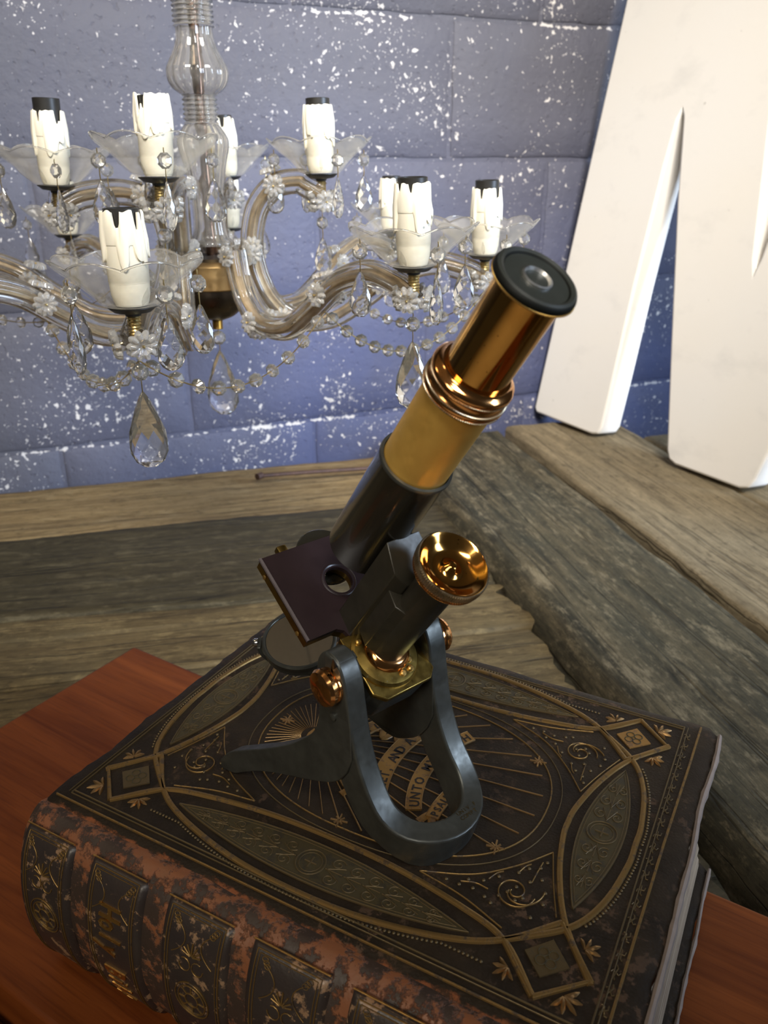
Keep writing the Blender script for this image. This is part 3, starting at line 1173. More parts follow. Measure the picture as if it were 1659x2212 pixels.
lens = []
for fy in (0, 1):
    lens.append((0, 161, 30 if not fy else 213, 88, 12.5 if not fy else 12.0, 12.0 if not fy else 12.5))
for fx in (0, 1):
    lens.append((1, 288.5 if not fx else 33.5, 121.5, 55, 11.5, 11.5))
for ax, cx, cy, half, bi, bo in lens:
    poly = lens_poly(ax, cx, cy, half, bi, bo)
    pan = MB().prism(mm(poly), TB - 0.0004, TB + 0.0006).build('lens_panel', M['olive'], cover, sharp=30)
    mb = MB()
    ridge(mb, mm(poly + poly[:1]), 0.0010, 0.0006, TB + 0.0005)
    pin = lens_poly(ax, cx, cy, half * 0.93, bi * 0.86, bo * 0.86)
    ridge(mb, mm(pin + pin[:1]), 0.0006, 0.0004, TB + 0.0005)

    def loc(a, b):
        return (cx + a, cy + b) if ax == 0 else (cx - b, cy + a)
    ridge(mb, mm(rosette_pts(*loc(0, 0), 8.0)), 0.0009, 0.0006, TB + 0.0005)
    ridge(mb, mm(rosette_pts(*loc(0, 0), 6.2)), 0.0006, 0.0004, TB + 0.0005)
    ridge(mb, mm([loc(-3.6, 0), loc(0, 0), loc(3.6, 0)]), 0.0012, 0.0006, TB + 0.0005)
    ridge(mb, mm([loc(0, -3.6), loc(0, 0), loc(0, 3.6)]), 0.0012, 0.0006, TB + 0.0005)
    steps = int((half - 14) // 11)
    for sgn in (-1, 1):
        for q in range(steps):
            a = sgn * (14 + 11 * q)
            wd = bi * (1 - (a / half) ** 2)
            if wd < 3:
                continue
            for s2 in (-1, 1):
                rr = min(3.6, wd * 0.42)
                pts = scroll(0, 0, rr, 1.4, 0.5 * sgn, s2 * sgn)
                ridge(mb, mm([loc(a + u_ * 1.15, s2 * wd * 0.42 + v_) for u_, v_ in pts]), 0.0007, 0.0005, TB + 0.0005)
            ridge(mb, mm([loc(a - sgn * 5, 0), loc(a, 0), loc(a + sgn * 5, 0)]), 0.0008, 0.0005, TB + 0.0005)
            for s2 in (-1, 1):
                ridge(mb, mm([loc(a - sgn * 4, 0), loc(a + sgn * 1.0, s2 * wd * 0.2), loc(a + sgn * 5.0, s2 * wd * 0.35)]), 0.0006, 0.0005, TB + 0.0005)
    mb.build('panel_relief', M['olive_line'], pan)

# corner diamonds, their palmettes, scrolls with berries, beading, oval and rays
diam_g, dots, thin = MB(), MB(), MB()


def dot(x, y, r, mb=None):
    (mb or dots).lathe([(r, 0), (r * 0.9, r * 0.35), (r * 0.5, r * 0.7), (1e-6, r * 0.8)], 7, Matrix.Translation((x / 1000, y / 1000, TB)))


def palmette(x, y, ang, s):
    mb = MB()
    for q in range(-2, 3):
        a = ang + q * 0.55
        ln = s * (1.0 - 0.12 * abs(q))
        px_ = [(x + math.cos(a) * ln * t - math.sin(a) * 0.12 * s * q * t * t, y + math.sin(a) * ln * t + math.cos(a) * 0.12 * s * q * t * t) for t in (0.05, 0.35, 0.7, 1.0)]
        P = [Vector((p[0] / 1000, p[1] / 1000, TB)) for p in px_]
        up = Vector((0, 0, 1))
        fr = []
        for i in range(4):
            t = (P[min(i + 1, 3)] - P[max(i - 1, 0)]).normalized()
            fr.append((up, t.cross(up)))
        w = 0.0019 * s / 9
        mb.sweep(P, [(-0.0003, -w / 2), (0.0009, -w * 0.2), (0.0009, w * 0.2), (-0.0003, w / 2)], frames=fr, scale=[0.6, 1.2, 1.35, 0.35])
    return mb.build('palmette', M['gilt_ray'], cover)


for fx in (0, 1):
    for fy in (0, 1):
        def F2(p):
            return flips([p], fx, fy)[0]
        dv = [F2(p) for p in ((36, 13.5), (15.2, 33), (35.5, 56), (57, 34.5))]
        mb = MB()
        ridge(mb, mm([dv[0], dv[1], dv[2]]), 0.0031, 0.0014)
        ridge(mb, mm([dv[0], ((dv[0][0] + dv[3][0]) / 2, (dv[0][1] + dv[3][1]) / 2), dv[3]]), 0.0031, 0.0014)
        mb.build('gilt_diamond', M['gilt'], cover)
        cxd, cyd = F2((36, 34.5))
        inn = [(cxd + (a - 36) * 0.50 * (1 if not fx else 1), cyd + (b - 34.5) * 0.50) for a, b in ((36, 13.5), (15.2, 33), (35.5, 56), (57, 34.5))]
        pd = MB().prism(mm(inn), TB - 0.0004, TB + 0.0008).build('diamond_panel', M['banner'] if (fx and fy) else M['olive_line'], cover)
        mb = MB()
        for q in (0, 1, 2, 3):
            a = PI / 4 + q * PI / 2
            ridge(mb, mm(rosette_pts(cxd + 3.4 * math.cos(a), cyd + 3.4 * math.sin(a), 2.4, 12)), 0.0008, 0.0005, TB + 0.0007)
        mb.build('diamond_relief', M['olive'], pd)
        sx, sy = (-1 if fx else 1), (-1 if fy else 1)
        p1 = F2((24, 20.5))
        p2 = F2((22, 47))
        p3 = F2((50, 22))
        palmette(*p1, math.atan2(-sy * 0.8, -sx), 9.5)
        palmette(*p2, math.atan2(sy * 0.9, -sx), 8.0)
        palmette(*p3, math.atan2(-sy, sx * 0.9), 8.0)
        # spiral with berries between the bands and the oval
        cs = F2((62, 63))
        mb = MB()
        sp = scroll(cs[0], cs[1], 10.5, 1.5, (PI if not fx else 0), (1 if (fx == fy) else -1), 40)
        ridge(mb, mm(sp), 0.0009, 0.0008)
        sp2 = scroll(cs[0] + sx * 1.0, cs[1] + sy * 1.0, 15.5, 0.42, (PI * 0.9 if not fx else PI * 0.1), (1 if (fx == fy) else -1), 24)
        ridge(mb, mm(sp2), 0.0009, 0.0008)
        for (da, db, dc, dd) in ((12, -5, 26, -7), (9, 9, 14, 1), (-6, 9, -7, 24), (2, 12, -2, 20)):
            ridge(mb, mm(spline([(cs[0] + sx * da, cs[1] + sy * db), (cs[0] + sx * (da + dc) / 2, cs[1] + sy * (db + dd) / 2 + sy * 1.5), (cs[0] + sx * dc, cs[1] + sy * dd)], 5)), 0.0008, 0.0007)
        for ln_ in (((109, 52), (84, 48), (60, 40)), ((39, 58), (46, 76), (52.5, 96)), ((109, 52), (84, 63), (66, 79), (52.5, 96))):
            ridge(mb, mm(spline([F2(p) for p in ln_], 8)), 0.0009, 0.0007)
        mb.build('scroll_tooling', M['gilt'], cover)
        rb = random.Random(5 + fx * 2 + fy)
        for (bx_, by_) in ((57, 61), (62, 66), (60, 58), (65, 61), (50, 52), (47, 62), (52, 76), (55, 83), (53, 88), (64, 75), (60, 80), (74, 53), (81, 55), (88, 54), (95, 54), (78, 62), (70, 51), (72, 68), (48, 69), (57, 72), (68, 57), (85, 59)):
            q_ = F2((bx_, by_))
            dot(q_[0], q_[1], 0.0011)
        # beading outside the bands
        for k in range(0, 46):
            x = 62 + k * 2.2
            if x > 161:
                break
            y = np.interp(x, [p[0] for p in bandN_out[16:]], [p[1] for p in bandN_out[16:]]) - 3.4
            q_ = F2((x, y))
            dot(q_[0], q_[1], 0.0009)
        for k in range(0, 30):
            y = 60 + k * 2.2
            if y > 121.5:
                break
            ys = [p[1] for p in bandR_out][::-1]
            xs = [p[0] for p in bandR_out][::-1]
            x = np.interp(y, ys, xs) + 3.2
            q_ = flips([(x, y)], 0 if fx else 1, fy)[0]
            dot(q_[0], q_[1], 0.0009)
dots.build('beading', M['olive_line'], cover, sharp=None)['kind'] = 'stuff'

# straight double rules round the border
mb = MB()
for inset, w, h in ((9.8, 0.0011, 0.0007), (7.6, 0.0008, 0.0006), (-1.0, 0.0, 0)):
    if w:
        y0, y1 = inset, 2 * CY - inset
        ridge(mb, mm([(12, y0), (90, y0), (200, y0), (312, y0)]), w, h)
        ridge(mb, mm([(12, y1), (90, y1), (200, y1), (312, y1)]), w, h)
        ridge(mb, mm([(inset + 2.2, 8), (inset + 2.2, 120), (inset + 2.2, 236)]), w, h)
        ridge(mb, mm([(322 - inset, 8), (322 - inset, 120), (322 - inset, 236)]), w, h)
mb.build('border_rule', M['olive_line'], cover)
mb = MB()
ridge(mb, mm([(318.5, 4), (318.8, 60), (319.5, 130), (321, 200), (321.5, 240)]), 0.0017, 0.0010)
ridge(mb, mm([(5, 3.2), (100, 3.0), (200, 3.0), (315, 3.0)]), 0.0012, 0.0007)
mb.build('border_band', M['gilt'], cover)
# tooled flowers in the right-hand border strip
mb = MB()
for k in range(22):
    y = 12 + k * 10.2
    for q in range(4):
        a = q * PI / 2 + 0.4 * k
        ridge(mb, mm([(315.3, y), (315.3 + 1.5 * math.cos(a), y + 2.6 * math.sin(a)), (315.3 + 2.2 * math.cos(a + 0.5), y + 4.0 * math.sin(a + 0.5))]), 0.0008, 0.0005)
mb.build('border_flowers', M['olive_line'], cover)

# oval line with little stars
ov = [(166 + 91 * math.copysign(abs(math.cos(a)) ** 0.86, math.cos(a)), 121.5 + 63.5 * math.copysign(abs(math.sin(a)) ** 0.86, math.sin(a))) for a in [2 * PI * k / 90 for k in range(91)]]
mb = MB()
ridge(mb, mm(ov), 0.0010, 0.0007)
mb.build('oval_rule', M['gilt'], cover)
ov2 = [(166 + (x - 166) * 1.065, 121.5 + (y - 121.5) * 1.085) for x, y in ov]
mb = MB()
ridge(mb, mm(ov2), 0.0007, 0.0005)
mb.build('oval_rule', M['olive_line'], cover)
for (x, y) in ((241.5, 85), (158.8, 62), (166, 185), (96, 80), (92, 165), (240, 160), (84, 121)):
    mb = MB()
    for q in range(8):
        a = q * PI / 4 + 0.2
        ln = 5.0 if q % 2 == 0 else 3.4
        ridge(mb, mm([(x, y), (x + ln * 0.55 * math.cos(a), y + ln * 0.55 * math.sin(a)), (x + ln * math.cos(a), y + ln * math.sin(a))]), 0.0013, 0.0007)
    mb.build('star', M['gilt_ray'], cover)

# sunburst
SX, SY = 107.0, 116.5


def oval_r(a, k=0.95):
    lo, hi = 0.0, 200.0
    for _ in range(30):
        md = (lo + hi) / 2
        x, y = SX + md * math.cos(a), SY + md * math.sin(a)
        if (abs(x - 166) / 91) ** (2 / 0.86) + (abs(y - 121.5) / 63.5) ** (2 / 0.86) < k:
            lo = md
        else:
            hi = md
    return lo


for k in range(27):                          # short fine rays of the upper fan
    a = PI * 0.5 + 0.05 + (PI - 0.10) * k / 26
    r1 = min(oval_r(a) - 1, 27 + 6 * abs(math.sin(a)))
    mb = MB()
    ridge(mb, mm([(SX + 8 * math.cos(a), SY + 8 * math.sin(a)), (SX + 16 * math.cos(a), SY + 16 * math.sin(a)), (SX + r1 * math.cos(a), SY + r1 * math.sin(a))]), 0.00048, 0.0004)
    mb.build('ray', M['gilt_ray'], cover)
for k in range(29):                          # long rays
    a = -PI * 0.5 - 0.05 + (PI + 0.10) * k / 28
    r1 = oval_r(a) - 2.5
    r0 = 24
    mb = MB()
    ridge(mb, mm([(SX + r0 * math.cos(a), SY + r0 * math.sin(a)), (SX + (r0 + r1) / 2 * math.cos(a), SY + (r0 + r1) / 2 * math.sin(a)), (SX + r1 * math.cos(a), SY + r1 * math.sin(a))]), 0.0010 if abs(a) < 0.9 else 0.0007, 0.0006)
    mb.build('ray', M['gilt_ray'], cover)
MB().prism(mm([(SX - 3, SY - 5), (SX + 1, SY - 1), (SX + 5, SY - 6), (SX + 5, SY + 6), (SX + 1, SY + 1.5), (SX - 3, SY + 5.5), (SX - 4, SY)]), TB - 0.0003, TB + 0.0006).build('gilt_star', M['banner'], cover)


def banner(cx, cy, r_, a0, a1, width, words, size, flip=False, z=TB + 0.0004):
    """gilt ribbon on an arc; angle measured about (cx,cy) in cover mm; text reads along +y with its top towards -x"""
    n = 24
    inner, outer = [], []
    for k in range(n + 1):
        a = a0 + (a1 - a0) * k / n
        outer.append((cx - r_ * math.cos(a), cy + r_ * math.sin(a)))
        inner.append((cx - (r_ - width) * math.cos(a), cy + (r_ - width) * math.sin(a)))
    poly = outer + inner[::-1]
    V, F = [], []
    for p in outer:
        V.append((p[0] / 1000, p[1] / 1000, z + 0.0007))
    for p in inner:
        V.append((p[0] / 1000, p[1] / 1000, z + 0.0007))
    for p in outer:
        V.append((p[0] / 1000, p[1] / 1000, TB - 0.0003))
    for p in inner:
        V.append((p[0] / 1000, p[1] / 1000, TB - 0.0003))
    m = n + 1
    for k in range(n):
        F.append((k, k + 1, m + k + 1, m + k))
        F.append((2 * m + k, 2 * m + k + 1, k + 1, k))
        F.append((m + k, m + k + 1, 3 * m + k + 1, 3 * m + k))
    F.append((0, m, 3 * m, 2 * m))
    F.append((n, 2 * m + n, 3 * m + n, m + n))
    b = MB().add(V, F, False).build('banner', M['banner'], cover, sharp=30)
    tx = MB()
    rt = r_ - width * 0.86
    N = len(words)
    for k, ch in enumerate(words):
        if ch == ' ':
            continue
        a = a0 + (a1 - a0) * (k + 0.7) / (N + 0.4)
        VV, FF = glyph(ch, size, 0.00022, 0.0)
        xdir = Vector((math.sin(a), math.cos(a), 0))
        ydir = Vector((-math.cos(a), math.sin(a), 0))
        o_ = ((cx - rt * math.cos(a)) / 1000, (cy + rt * math.sin(a)) / 1000, z + 0.00085)
        tx.add([(v.x * 0.92, v.y, v.z) for v in VV], FF, False, axes(o_, xdir, ydir, Vector((0, 0, 1))))
    tx.build('lettering', M['ink'], b, sharp=None)
    # outline
    ol = MB()
    for line in (outer, inner):
        ridge(ol, mm(line), 0.0006, 0.0005, z + 0.0005)
    ol.build('banner_rim', M['gilt_ray'], b)
    return b


banner(170, 122, 43, R(-62), R(57), 9.0, 'THY WORD IS A LAMP', 0.0066)
banner(245, 122, 89.5, R(-34), R(34), 11.0, 'MY FEET, AND A LIGHT', 0.0088)
banner(255, 122, 76.5, R(-28), R(34), 9.0, 'UNTO MY PATH', 0.0080)
banner(274, 95, 75, R(-6), R(28), 7.5, 'PSALM.CXIX', 0.0062)
banner(196, 150, 46, R(-12), R(17), 5.5, 'UNTO', 0.0046)
# ribbon tails
for (x, y, s) in ((155, 84, 1), (149, 139, -1), (203, 86, 1)):
    mb = MB()
    P = spline([(x - 6, y - s * 4), (x - 2, y + s * 4), (x + 3, y - s * 3), (x + 8, y + s * 3), (x + 10, y - s * 2)], 6)
    ridge(mb, mm(P), 0.0052, 0.0008)
    mb.build('ribbon_tail', M['banner'], cover)

# ------------------------------------------------------------------ the microscope
MS = empty('brass_microscope', (0.0018, 0.352, ZB + TB + 0.0013), R(-50))
tag(MS, 'antique brass and black microscope tilted back on the leather book', 'microscope')
PHI = R(54.4)
ca, sa = math.cos(PHI), math.sin(PHI)
OL = Vector((-0.0401, 0, 0.1294 - 0.0013))
A_ = Vector((ca, 0, sa))
N_ = Vector((sa, 0, -ca))
V_ = Vector((0, 1, 0))
# frame with local z along the optical axis, x away from it towards the limb (n), y = -v to stay right-handed
TILT = axes(OL, N_, -V_, A_) if N_.cross(-V_).dot(A_) > 0 else axes(OL, N_, V_, A_)
YS = -1 if N_.cross(-V_).dot(A_) > 0 else 1


def T(n=0.0, v=0.0, s=0.0):
    return TILT @ Matrix.Translation((n, YS * v, s))


# --- stand: loop arm, cheeks and rear toes in one casting
prof = spline([(-0.006, 0.1145), (0.003, 0.1135), (0.0085, 0.104), (0.0105, 0.090), (0.0125, 0.074), (0.0165, 0.056), (0.0250, 0.0375), (0.0365, 0.0260), (0.0490, 0.0215)], 8)
pl = [0.0]
for i in range(1, len(prof)):
    pl.append(pl[-1] + math.dist(prof[i], prof[i - 1]))
PLn = pl[-1]


def prof_at(s):
    s = max(0, min(PLn, s))
    u = float(np.interp(s, pl, [p[0] for p in prof]))
    z = float(np.interp(s, pl, [p[1] for p in prof]))
    e = 0.002
    u2 = float(np.interp(min(PLn, s + e), pl, [p[0] for p in prof]))
    z2 = float(np.interp(min(PLn, s + e), pl, [p[1] for p in prof]))
    u1 = float(np.interp(max(0, s - e), pl, [p[0] for p in prof]))
    z1 = float(np.interp(max(0, s - e), pl, [p[1] for p in prof]))
    t = Vector((u2 - u1, 0, z2 - z1)).normalized()
    return Vector((u, 0, z)), t


VW = 0.0275
RU = 0.0275
path2 = []
for k in range(26):
    path2.append((k / 25 * (PLn - RU), -VW))
for k in range(1, 20):
    a = PI * k / 20
    path2.append((PLn - RU + RU * math.sin(a), -VW * math.cos(a)))
for k in range(25, -1, -1):
    path2.append((k / 25 * (PLn - RU), VW))
cen, frm = [], []
for (s, vv) in path2:
    p, t = prof_at(s)
    cen.append(p + Vector((0, vv - 0.0015 + 0.0075 * (s / PLn) ** 2, 0)))
    dep = Vector((t.z, 0, -t.x))             # into the stand
    if dep.z > 0.2 or (dep.x > 0 and abs(dep.z) < 0.2):
        dep = -dep
    frm.append(dep)
WID, DEP = 0.0060, 0.0215
V, F = [], []
nn_ = len(cen)
for i in range(nn_):
    t = (cen[min(i + 1, nn_ - 1)] - cen[max(i - 1, 0)]).normalized()
    d = (frm[i] - t * frm[i].dot(t)).normalized()
    lat = t.cross(d).normalized()
    # ring of a rectangle with small chamfers
    sec = [(-WID, 0.0008), (-WID + 0.0008, 0), (WID - 0.0008, 0), (WID, 0.0008), (WID, DEP), (-WID, DEP)]
    for a, b in sec:
        q = cen[i] + lat * a + d * b
        q.z = max(q.z, 0.0)
        V.append(q)
for i in range(nn_ - 1):
    for k in range(6):
        k2 = (k + 1) % 6
        F.append((i * 6 + k, i * 6 + k2, (i + 1) * 6 + k2, (i + 1) * 6 + k))
F.append(tuple(range(6))[::-1])
F.append(tuple((nn_ - 1) * 6 + k for k in range(6)))
st = MB().add(V, F, True)
cheek = [(0.0085, 0.104), (0.003, 0.1135), (-0.006, 0.1145), (-0.0125, 0.108), (-0.0145, 0.098), (-0.0145, 0.088), (-0.0140, 0.076), (-0.0185, 0.060), (-0.034, 0.0440), (-0.052, 0.0315), (-0.070, 0.0215), (-0.082, 0.0145), (-0.0890, 0.0060), (-0.0890, 0.0), (-0.0800, 0.0), (-0.0735, 0.0035), (-0.062, 0.0100), (-0.046, 0.0165), (-0.030, 0.0215), (-0.014, 0.0285), (0.000, 0.0385), (0.008, 0.0490), (0.0125, 0.060), (0.0120, 0.078), (0.0105, 0.090)]
top_ = spline(cheek[:13], 5)
bot_ = spline(cheek[13:22], 4)
cheek_s = top_ + bot_ + cheek[22:]
for sg in (-1, 1):
    n = len(cheek_s)
    V = []
    for side in (-1, 1):
        for (u, z) in cheek_s:
            sh = 0.0 if u > -0.015 else 0.021 * ((-u - 0.015) / 0.073) ** 1.25
            hw = 0.0050 if u > -0.02 else 0.0050 - 0.0008 * min(1, (-u - 0.02) / 0.05)
            V.append((u, sg * (VW + sh) - 0.0015 + side * hw, z))
    F = []
    for k in range(n):
        k2 = (k + 1) % n
        F.append((k, k2, n + k2, n + k))
    F.append(tuple(range(n))[::-1])
    F.append(tuple(range(n, 2 * n)))
    st.add(V, F, True)
stand = st.build('stand', M['bronze'], MS, sharp=38, bevel=0.0012, seg=2)
# faint stamped maker's letters on the toe of the loop
mb = MB()
p, t = prof_at(PLn - 0.004)
upv = Vector((-t.z, 0, t.x))
if upv.z < 0:
    upv = -upv
for row, wtxt in enumerate(('COMPT', 'UNIV.F')):
    for k, ch in enumerate(wtxt):
        VV, FF = glyph(ch, 0.0030, 0.0, 0.0)
        q, tt = prof_at(PLn + 0.0005 - row * 0.0036)
        mb.add(VV, FF, False, axes(q + upv * 0.00025 + Vector((0, 0.006 + 0.004 + k * 0.0023, 0)), V_, -tt, upv))
mb.build('stamped_lettering', M['brass_aged'], stand, sharp=None)

# pivot knobs
Rx = Matrix.Rotation(R(90), 4, 'X')
for sg in (-1, 1):
    Mx = Matrix.Translation((-0.001, sg * (VW + 0.0049) - 0.0015, 0.0985)) @ Matrix.Rotation(R(90 if sg < 0 else -90), 4, 'X')
    kb = MB().lathe([(0.0085, 0), (0.0092, 0.0008), (0.0092, 0.0022), (0.0084, 0.0028), (0.0084, 0.0036), (0.0096, 0.0044), (0.0098, 0.0060), (0.0088, 0.0078), (0.006, 0.0088), (0.002, 0.0092), (1e-6, 0.0092)], 40, Mx)
    kb.build('pivot_knob', M['brass_copper'], MS)
    MB().lathe([(0.0022, 0), (0.0022, 0.0012), (0.0012, 0.0016), (1e-6, 0.0016)], 16, Matrix.Translation((-0.001, sg * (VW + 0.0049) - 0.0015, 0.079)) @ Matrix.Rotation(R(90 if sg < 0 else -90), 4, 'X')).build('cheek_screw', M['bronze'], stand)

# pivot block with chamfered brass plate
poly = [(0.030, -0.0185), (0.0630, -0.0185), (0.0685, -0.0125), (0.0685, 0.0165), (0.0640, 0.0215), (0.030, 0.0225)]
poly = [(a, YS * b) for a, b in poly]
if YS < 0:
    poly = poly[::-1]
block = MB().prism(poly, -0.0035, 0.0, T()).build('pivot_plate', M['brass_aged'], MS, bevel=0.0006)
poly2 = [(0.05 + (a - 0.05) * 0.96, b * 0.97) for a, b in poly]
MB().prism(poly2, -0.024, -0.0036, T()).build('pivot_block', M['bronze'], MS, bevel=0.001)
MB().lathe([(0.0185, 0.0), (0.0185, 0.0012), (0.0172, 0.0026), (0.0150, 0.0030), (0.0010, 0.0030), (1e-6, 0.0030)], 56, T(0.0470, -0.0005, 0.0)).build('base_disc', M['brass_aged'], block)
MB().lathe([(0.0118, 0.003), (0.0122, 0.0036), (0.0116, 0.0052), (0.0098, 0.0068), (0.0090, 0.0072), (1e-6, 0.0072)], 40, T(0.0465, 0.0, 0.0)).build('collar', M['brass_copper'], block)
for (nn, vv) in ((0.0555, 0.0085), (0.0600, -0.0015 + 0.008), (0.0365, -0.0120)):
    MB().lathe([(0.0016, 0.003), (0.0016, 0.0040), (0.0009, 0.0046), (1e-6, 0.0046)], 14, T(nn, vv, 0)).build('screw', M['brass_satin'], block)
MB().lathe([(0.0016, 0.003), (0.0016, 0.0040), (0.0009, 0.0046), (1e-6, 0.0046)], 14, T(0.0605, 0.0010, 0)).build('screw', M['brass_satin'], block)

# limb (flat bar with sloped shoulder), prism and fine focus pillar
limb_poly = [(0.0160, -0.0100), (0.030, -0.0120), (0.036, -0.0060), (0.036, 0.0060), (0.030, 0.0120), (0.0160, 0.0100)]
lp = [(a, YS * b) for a, b in limb_poly]
if YS < 0:
    lp = lp[::-1]
V = [(a, b, -0.0005) for a, b in lp] + [(a, b, 0.0655 if a < 0.022 else (0.0600 if a < 0.033 else 0.0545)) for a, b in lp]
F = [tuple(range(6))[::-1], tuple(range(6, 12))] + [(k, (k + 1) % 6, 6 + (k + 1) % 6, 6 + k) for k in range(6)]
MB().add(V, F, False, T()).build('limb', M['limb'], MS, bevel=0.0005)
tp = [(0.028, -0.0095), (0.0405, -0.0125), (0.0480, -0.0085), (0.0480, 0.0085), (0.0405, 0.0125), (0.028, 0.0095)]
tp = [(a, YS * b) for a, b in tp]
if YS < 0:
    tp = tp[::-1]
MB().prism(tp, 0.0072, 0.0470, T()).build('prism_bar', M['limb'], MS, bevel=0.0004)
MB().lathe([(0.0098, 0.0070), (0.0098, 0.0720), (0.0090, 0.0725), (1e-6, 0.0725)], 40, T(0.0445, 0.0, 0.0)).build('focus_pillar', M['limb'], MS)


def knurl(n):
    def f(t, i):
        return (1.0, 0.0)
    return f


def knurl_band(r, s0, s1, teeth, depth, M4, name, mat, parent, inner):
    """milled ring: a cog-like band"""
    n = teeth * 2
    V, F = [], []
    ss = [s0, s0 + (s1 - s0) * 0.18, s1 - (s1 - s0) * 0.18, s1]
    for j, s in enumerate(ss):
        for k in range(n):
            t = 2 * PI * k / n
            rr = r - (depth if (k % 2) else 0) - (depth * 0.6 if j in (0, 3) else 0)
            V.append((rr * math.cos(t), rr * math.sin(t), s))
    for s in (s1, s0):
        for k in range(n):
            t = 2 * PI * k / n
            V.append((inner * math.cos(t), inner * math.sin(t), s))
    for j in range(3):
        for k in range(n):
            k2 = (k + 1) % n
            F.append((j * n + k, j * n + k2, (j + 1) * n + k2, (j + 1) * n + k))
    for k in range(n):
        k2 = (k + 1) % n
        F.append((3 * n + k, 3 * n + k2, 4 * n + k2, 4 * n + k))
        F.append((4 * n + k, 4 * n + k2, 5 * n + k2, 5 * n + k))
        F.append((5 * n + k, 5 * n + k2, k2, k))
    return MB().add(V, F, False, M4).build(name, mat, parent, sharp=None)


# focus knob: dished head with a milled rim
KN = T(0.0440, 0.0005, 0.0)
knob = MB().lathe([(1e-6, 0.0726), (0.0095, 0.0726), (0.0118, 0.0733), (0.0150, 0.0750), (0.0166, 0.0768), (0.0169, 0.0800), (0.0169, 0.0836), (0.0163, 0.0842), (0.0152, 0.0836), (0.0128, 0.0812), (0.0098, 0.0795), (0.0072, 0.0790), (0.0050, 0.0795), (0.0032, 0.0808), (0.0021, 0.0824), (0.0016, 0.0828), (1e-6, 0.0826)], 72, KN)
knob = knob.build('focus_knob', M['brass_bright'], MS, sharp=70)
knurl_band(0.0176, 0.0790, 0.0838, 96, 0.00035, KN, 'milled_rim', M['brass_pale'], knob, 0.0160)
knurl_band(0.0172, 0.0768, 0.0788, 96, 0.00025, KN, 'milled_rim', M['brass_copper'], knob, 0.0160)

# stage
n_a, n_b, v_h = -0.0262, 0.0246, 0.0345
out = [(n_a, -v_h), (n_b, -v_h), (n_b, -0.017), (0.027, -0.0135), (0.031, -0.0125), (0.031, 0.0125), (0.027, 0.0135), (n_b, 0.017), (n_b, v_h), (n_a, v_h)]


def holed(outline, r, z0, z1, mat, name, parent, n=48, bevel=0.0):
    """plate with a round hole at the optical axis"""
    # resample the outline by angle so that it can be bridged to the hole
    pts = []
    ring = outline + outline[:1]
    angs = sorted(set([2 * PI * k / n for k in range(n)] + [math.atan2(b, a) % (2 * PI) for a, b in outline]))
    for a in angs:
        dx, dy = math.cos(a), math.sin(a)
        best = None
        for (x1, y1), (x2, y2) in zip(ring[:-1], ring[1:]):
            den = dx * (y2 - y1) - dy * (x2 - x1)
            if abs(den) < 1e-12:
                continue
            t = (x1 * (y2 - y1) - y1 * (x2 - x1)) / den
            u = (x1 * dy - y1 * dx) / den
            if t > 0 and -1e-6 <= u <= 1 + 1e-6:
                best = t if best is None else max(best, t)
        pts.append((dx * best, dy * best))
    m = len(pts)
    V = [(x, y * YS, z1) for x, y in pts] + [(r * math.cos(a), r * math.sin(a) * YS, z1) for a in angs]
    V += [(x, y * YS, z0) for x, y in pts] + [(r * math.cos(a), r * math.sin(a) * YS, z0) for a in angs]
    F = []
    for k in range(m):
        k2 = (k + 1) % m
        F += [(k, k2, m + k2, m + k), (2 * m + k2, 2 * m + k, 3 * m + k, 3 * m + k2), (k, 2 * m + k, 2 * m + k2, k2), (m + k2, 3 * m + k2, 3 * m + k, m + k)]
    return MB().add(V, F, False, T()).build(name, mat, parent, sharp=30, bevel=bevel)


stage = holed(out, 0.0078, -0.0028, 0.0, M['ebonite'], 'stage', MS, bevel=0.0)
out2 = [(a * 0.99 - 0.0002, b * 0.985) for a, b in out]
holed(out2, 0.0092, -0.0085, -0.0029, M['brass_aged'], 'stage_underplate', stage, bevel=0.0004)
MB().box(n_a - 0.0002, n_b, -0.0007, 0.0007, -0.0008, 0.0005, 0, T(0, -v_h, 0)).build('worn_edge', M['ebonite_edge'], stage)
MB().lathe([(0.0100, -0.0026), (0.0100, 0.0002), (0.0094, 0.0004), (0.0080, -0.0004), (0.0078, -0.0026)], 48, T(), closed=True).build('aperture_ring', M['ebonite'], stage)
for nn in (-0.018, 0.017):
    MB().lathe([(0.0013, 0), (0.0013, 0.0006), (0.0006, 0.0009), (1e-6, 0.0009)], 12, T(nn, -v_h, -0.0056) @ Matrix.Rotation(R(90 * (1 if YS > 0 else -1)), 4, 'X')).build('screw', M['brass_satin'], stage)
MB().box(-0.004, 0.004, -0.003, 0.003, -0.004, 0.001, 0.001, T(n_a - 0.002, -0.017, -0.0055)).build('clip_block', M['brass_aged'], stage)
MB().box(0.018, 0.034, -0.0105, 0.0105, -0.0120, -0.0086, 0.0, T()).build('stage_bracket', M['brass_aged'], MS, bevel=0.0006)
# wheel of diaphragms behind the stage
dia = MB().lathe([(1e-6, -0.0125), (0.0170, -0.0125), (0.0175, -0.0118), (0.0175, -0.0098), (0.0170, -0.0092), (1e-6, -0.0092)], 48, T(-0.0195, 0.0075, 0)).build('diaphragm_wheel', M['black_lacquer'], MS)

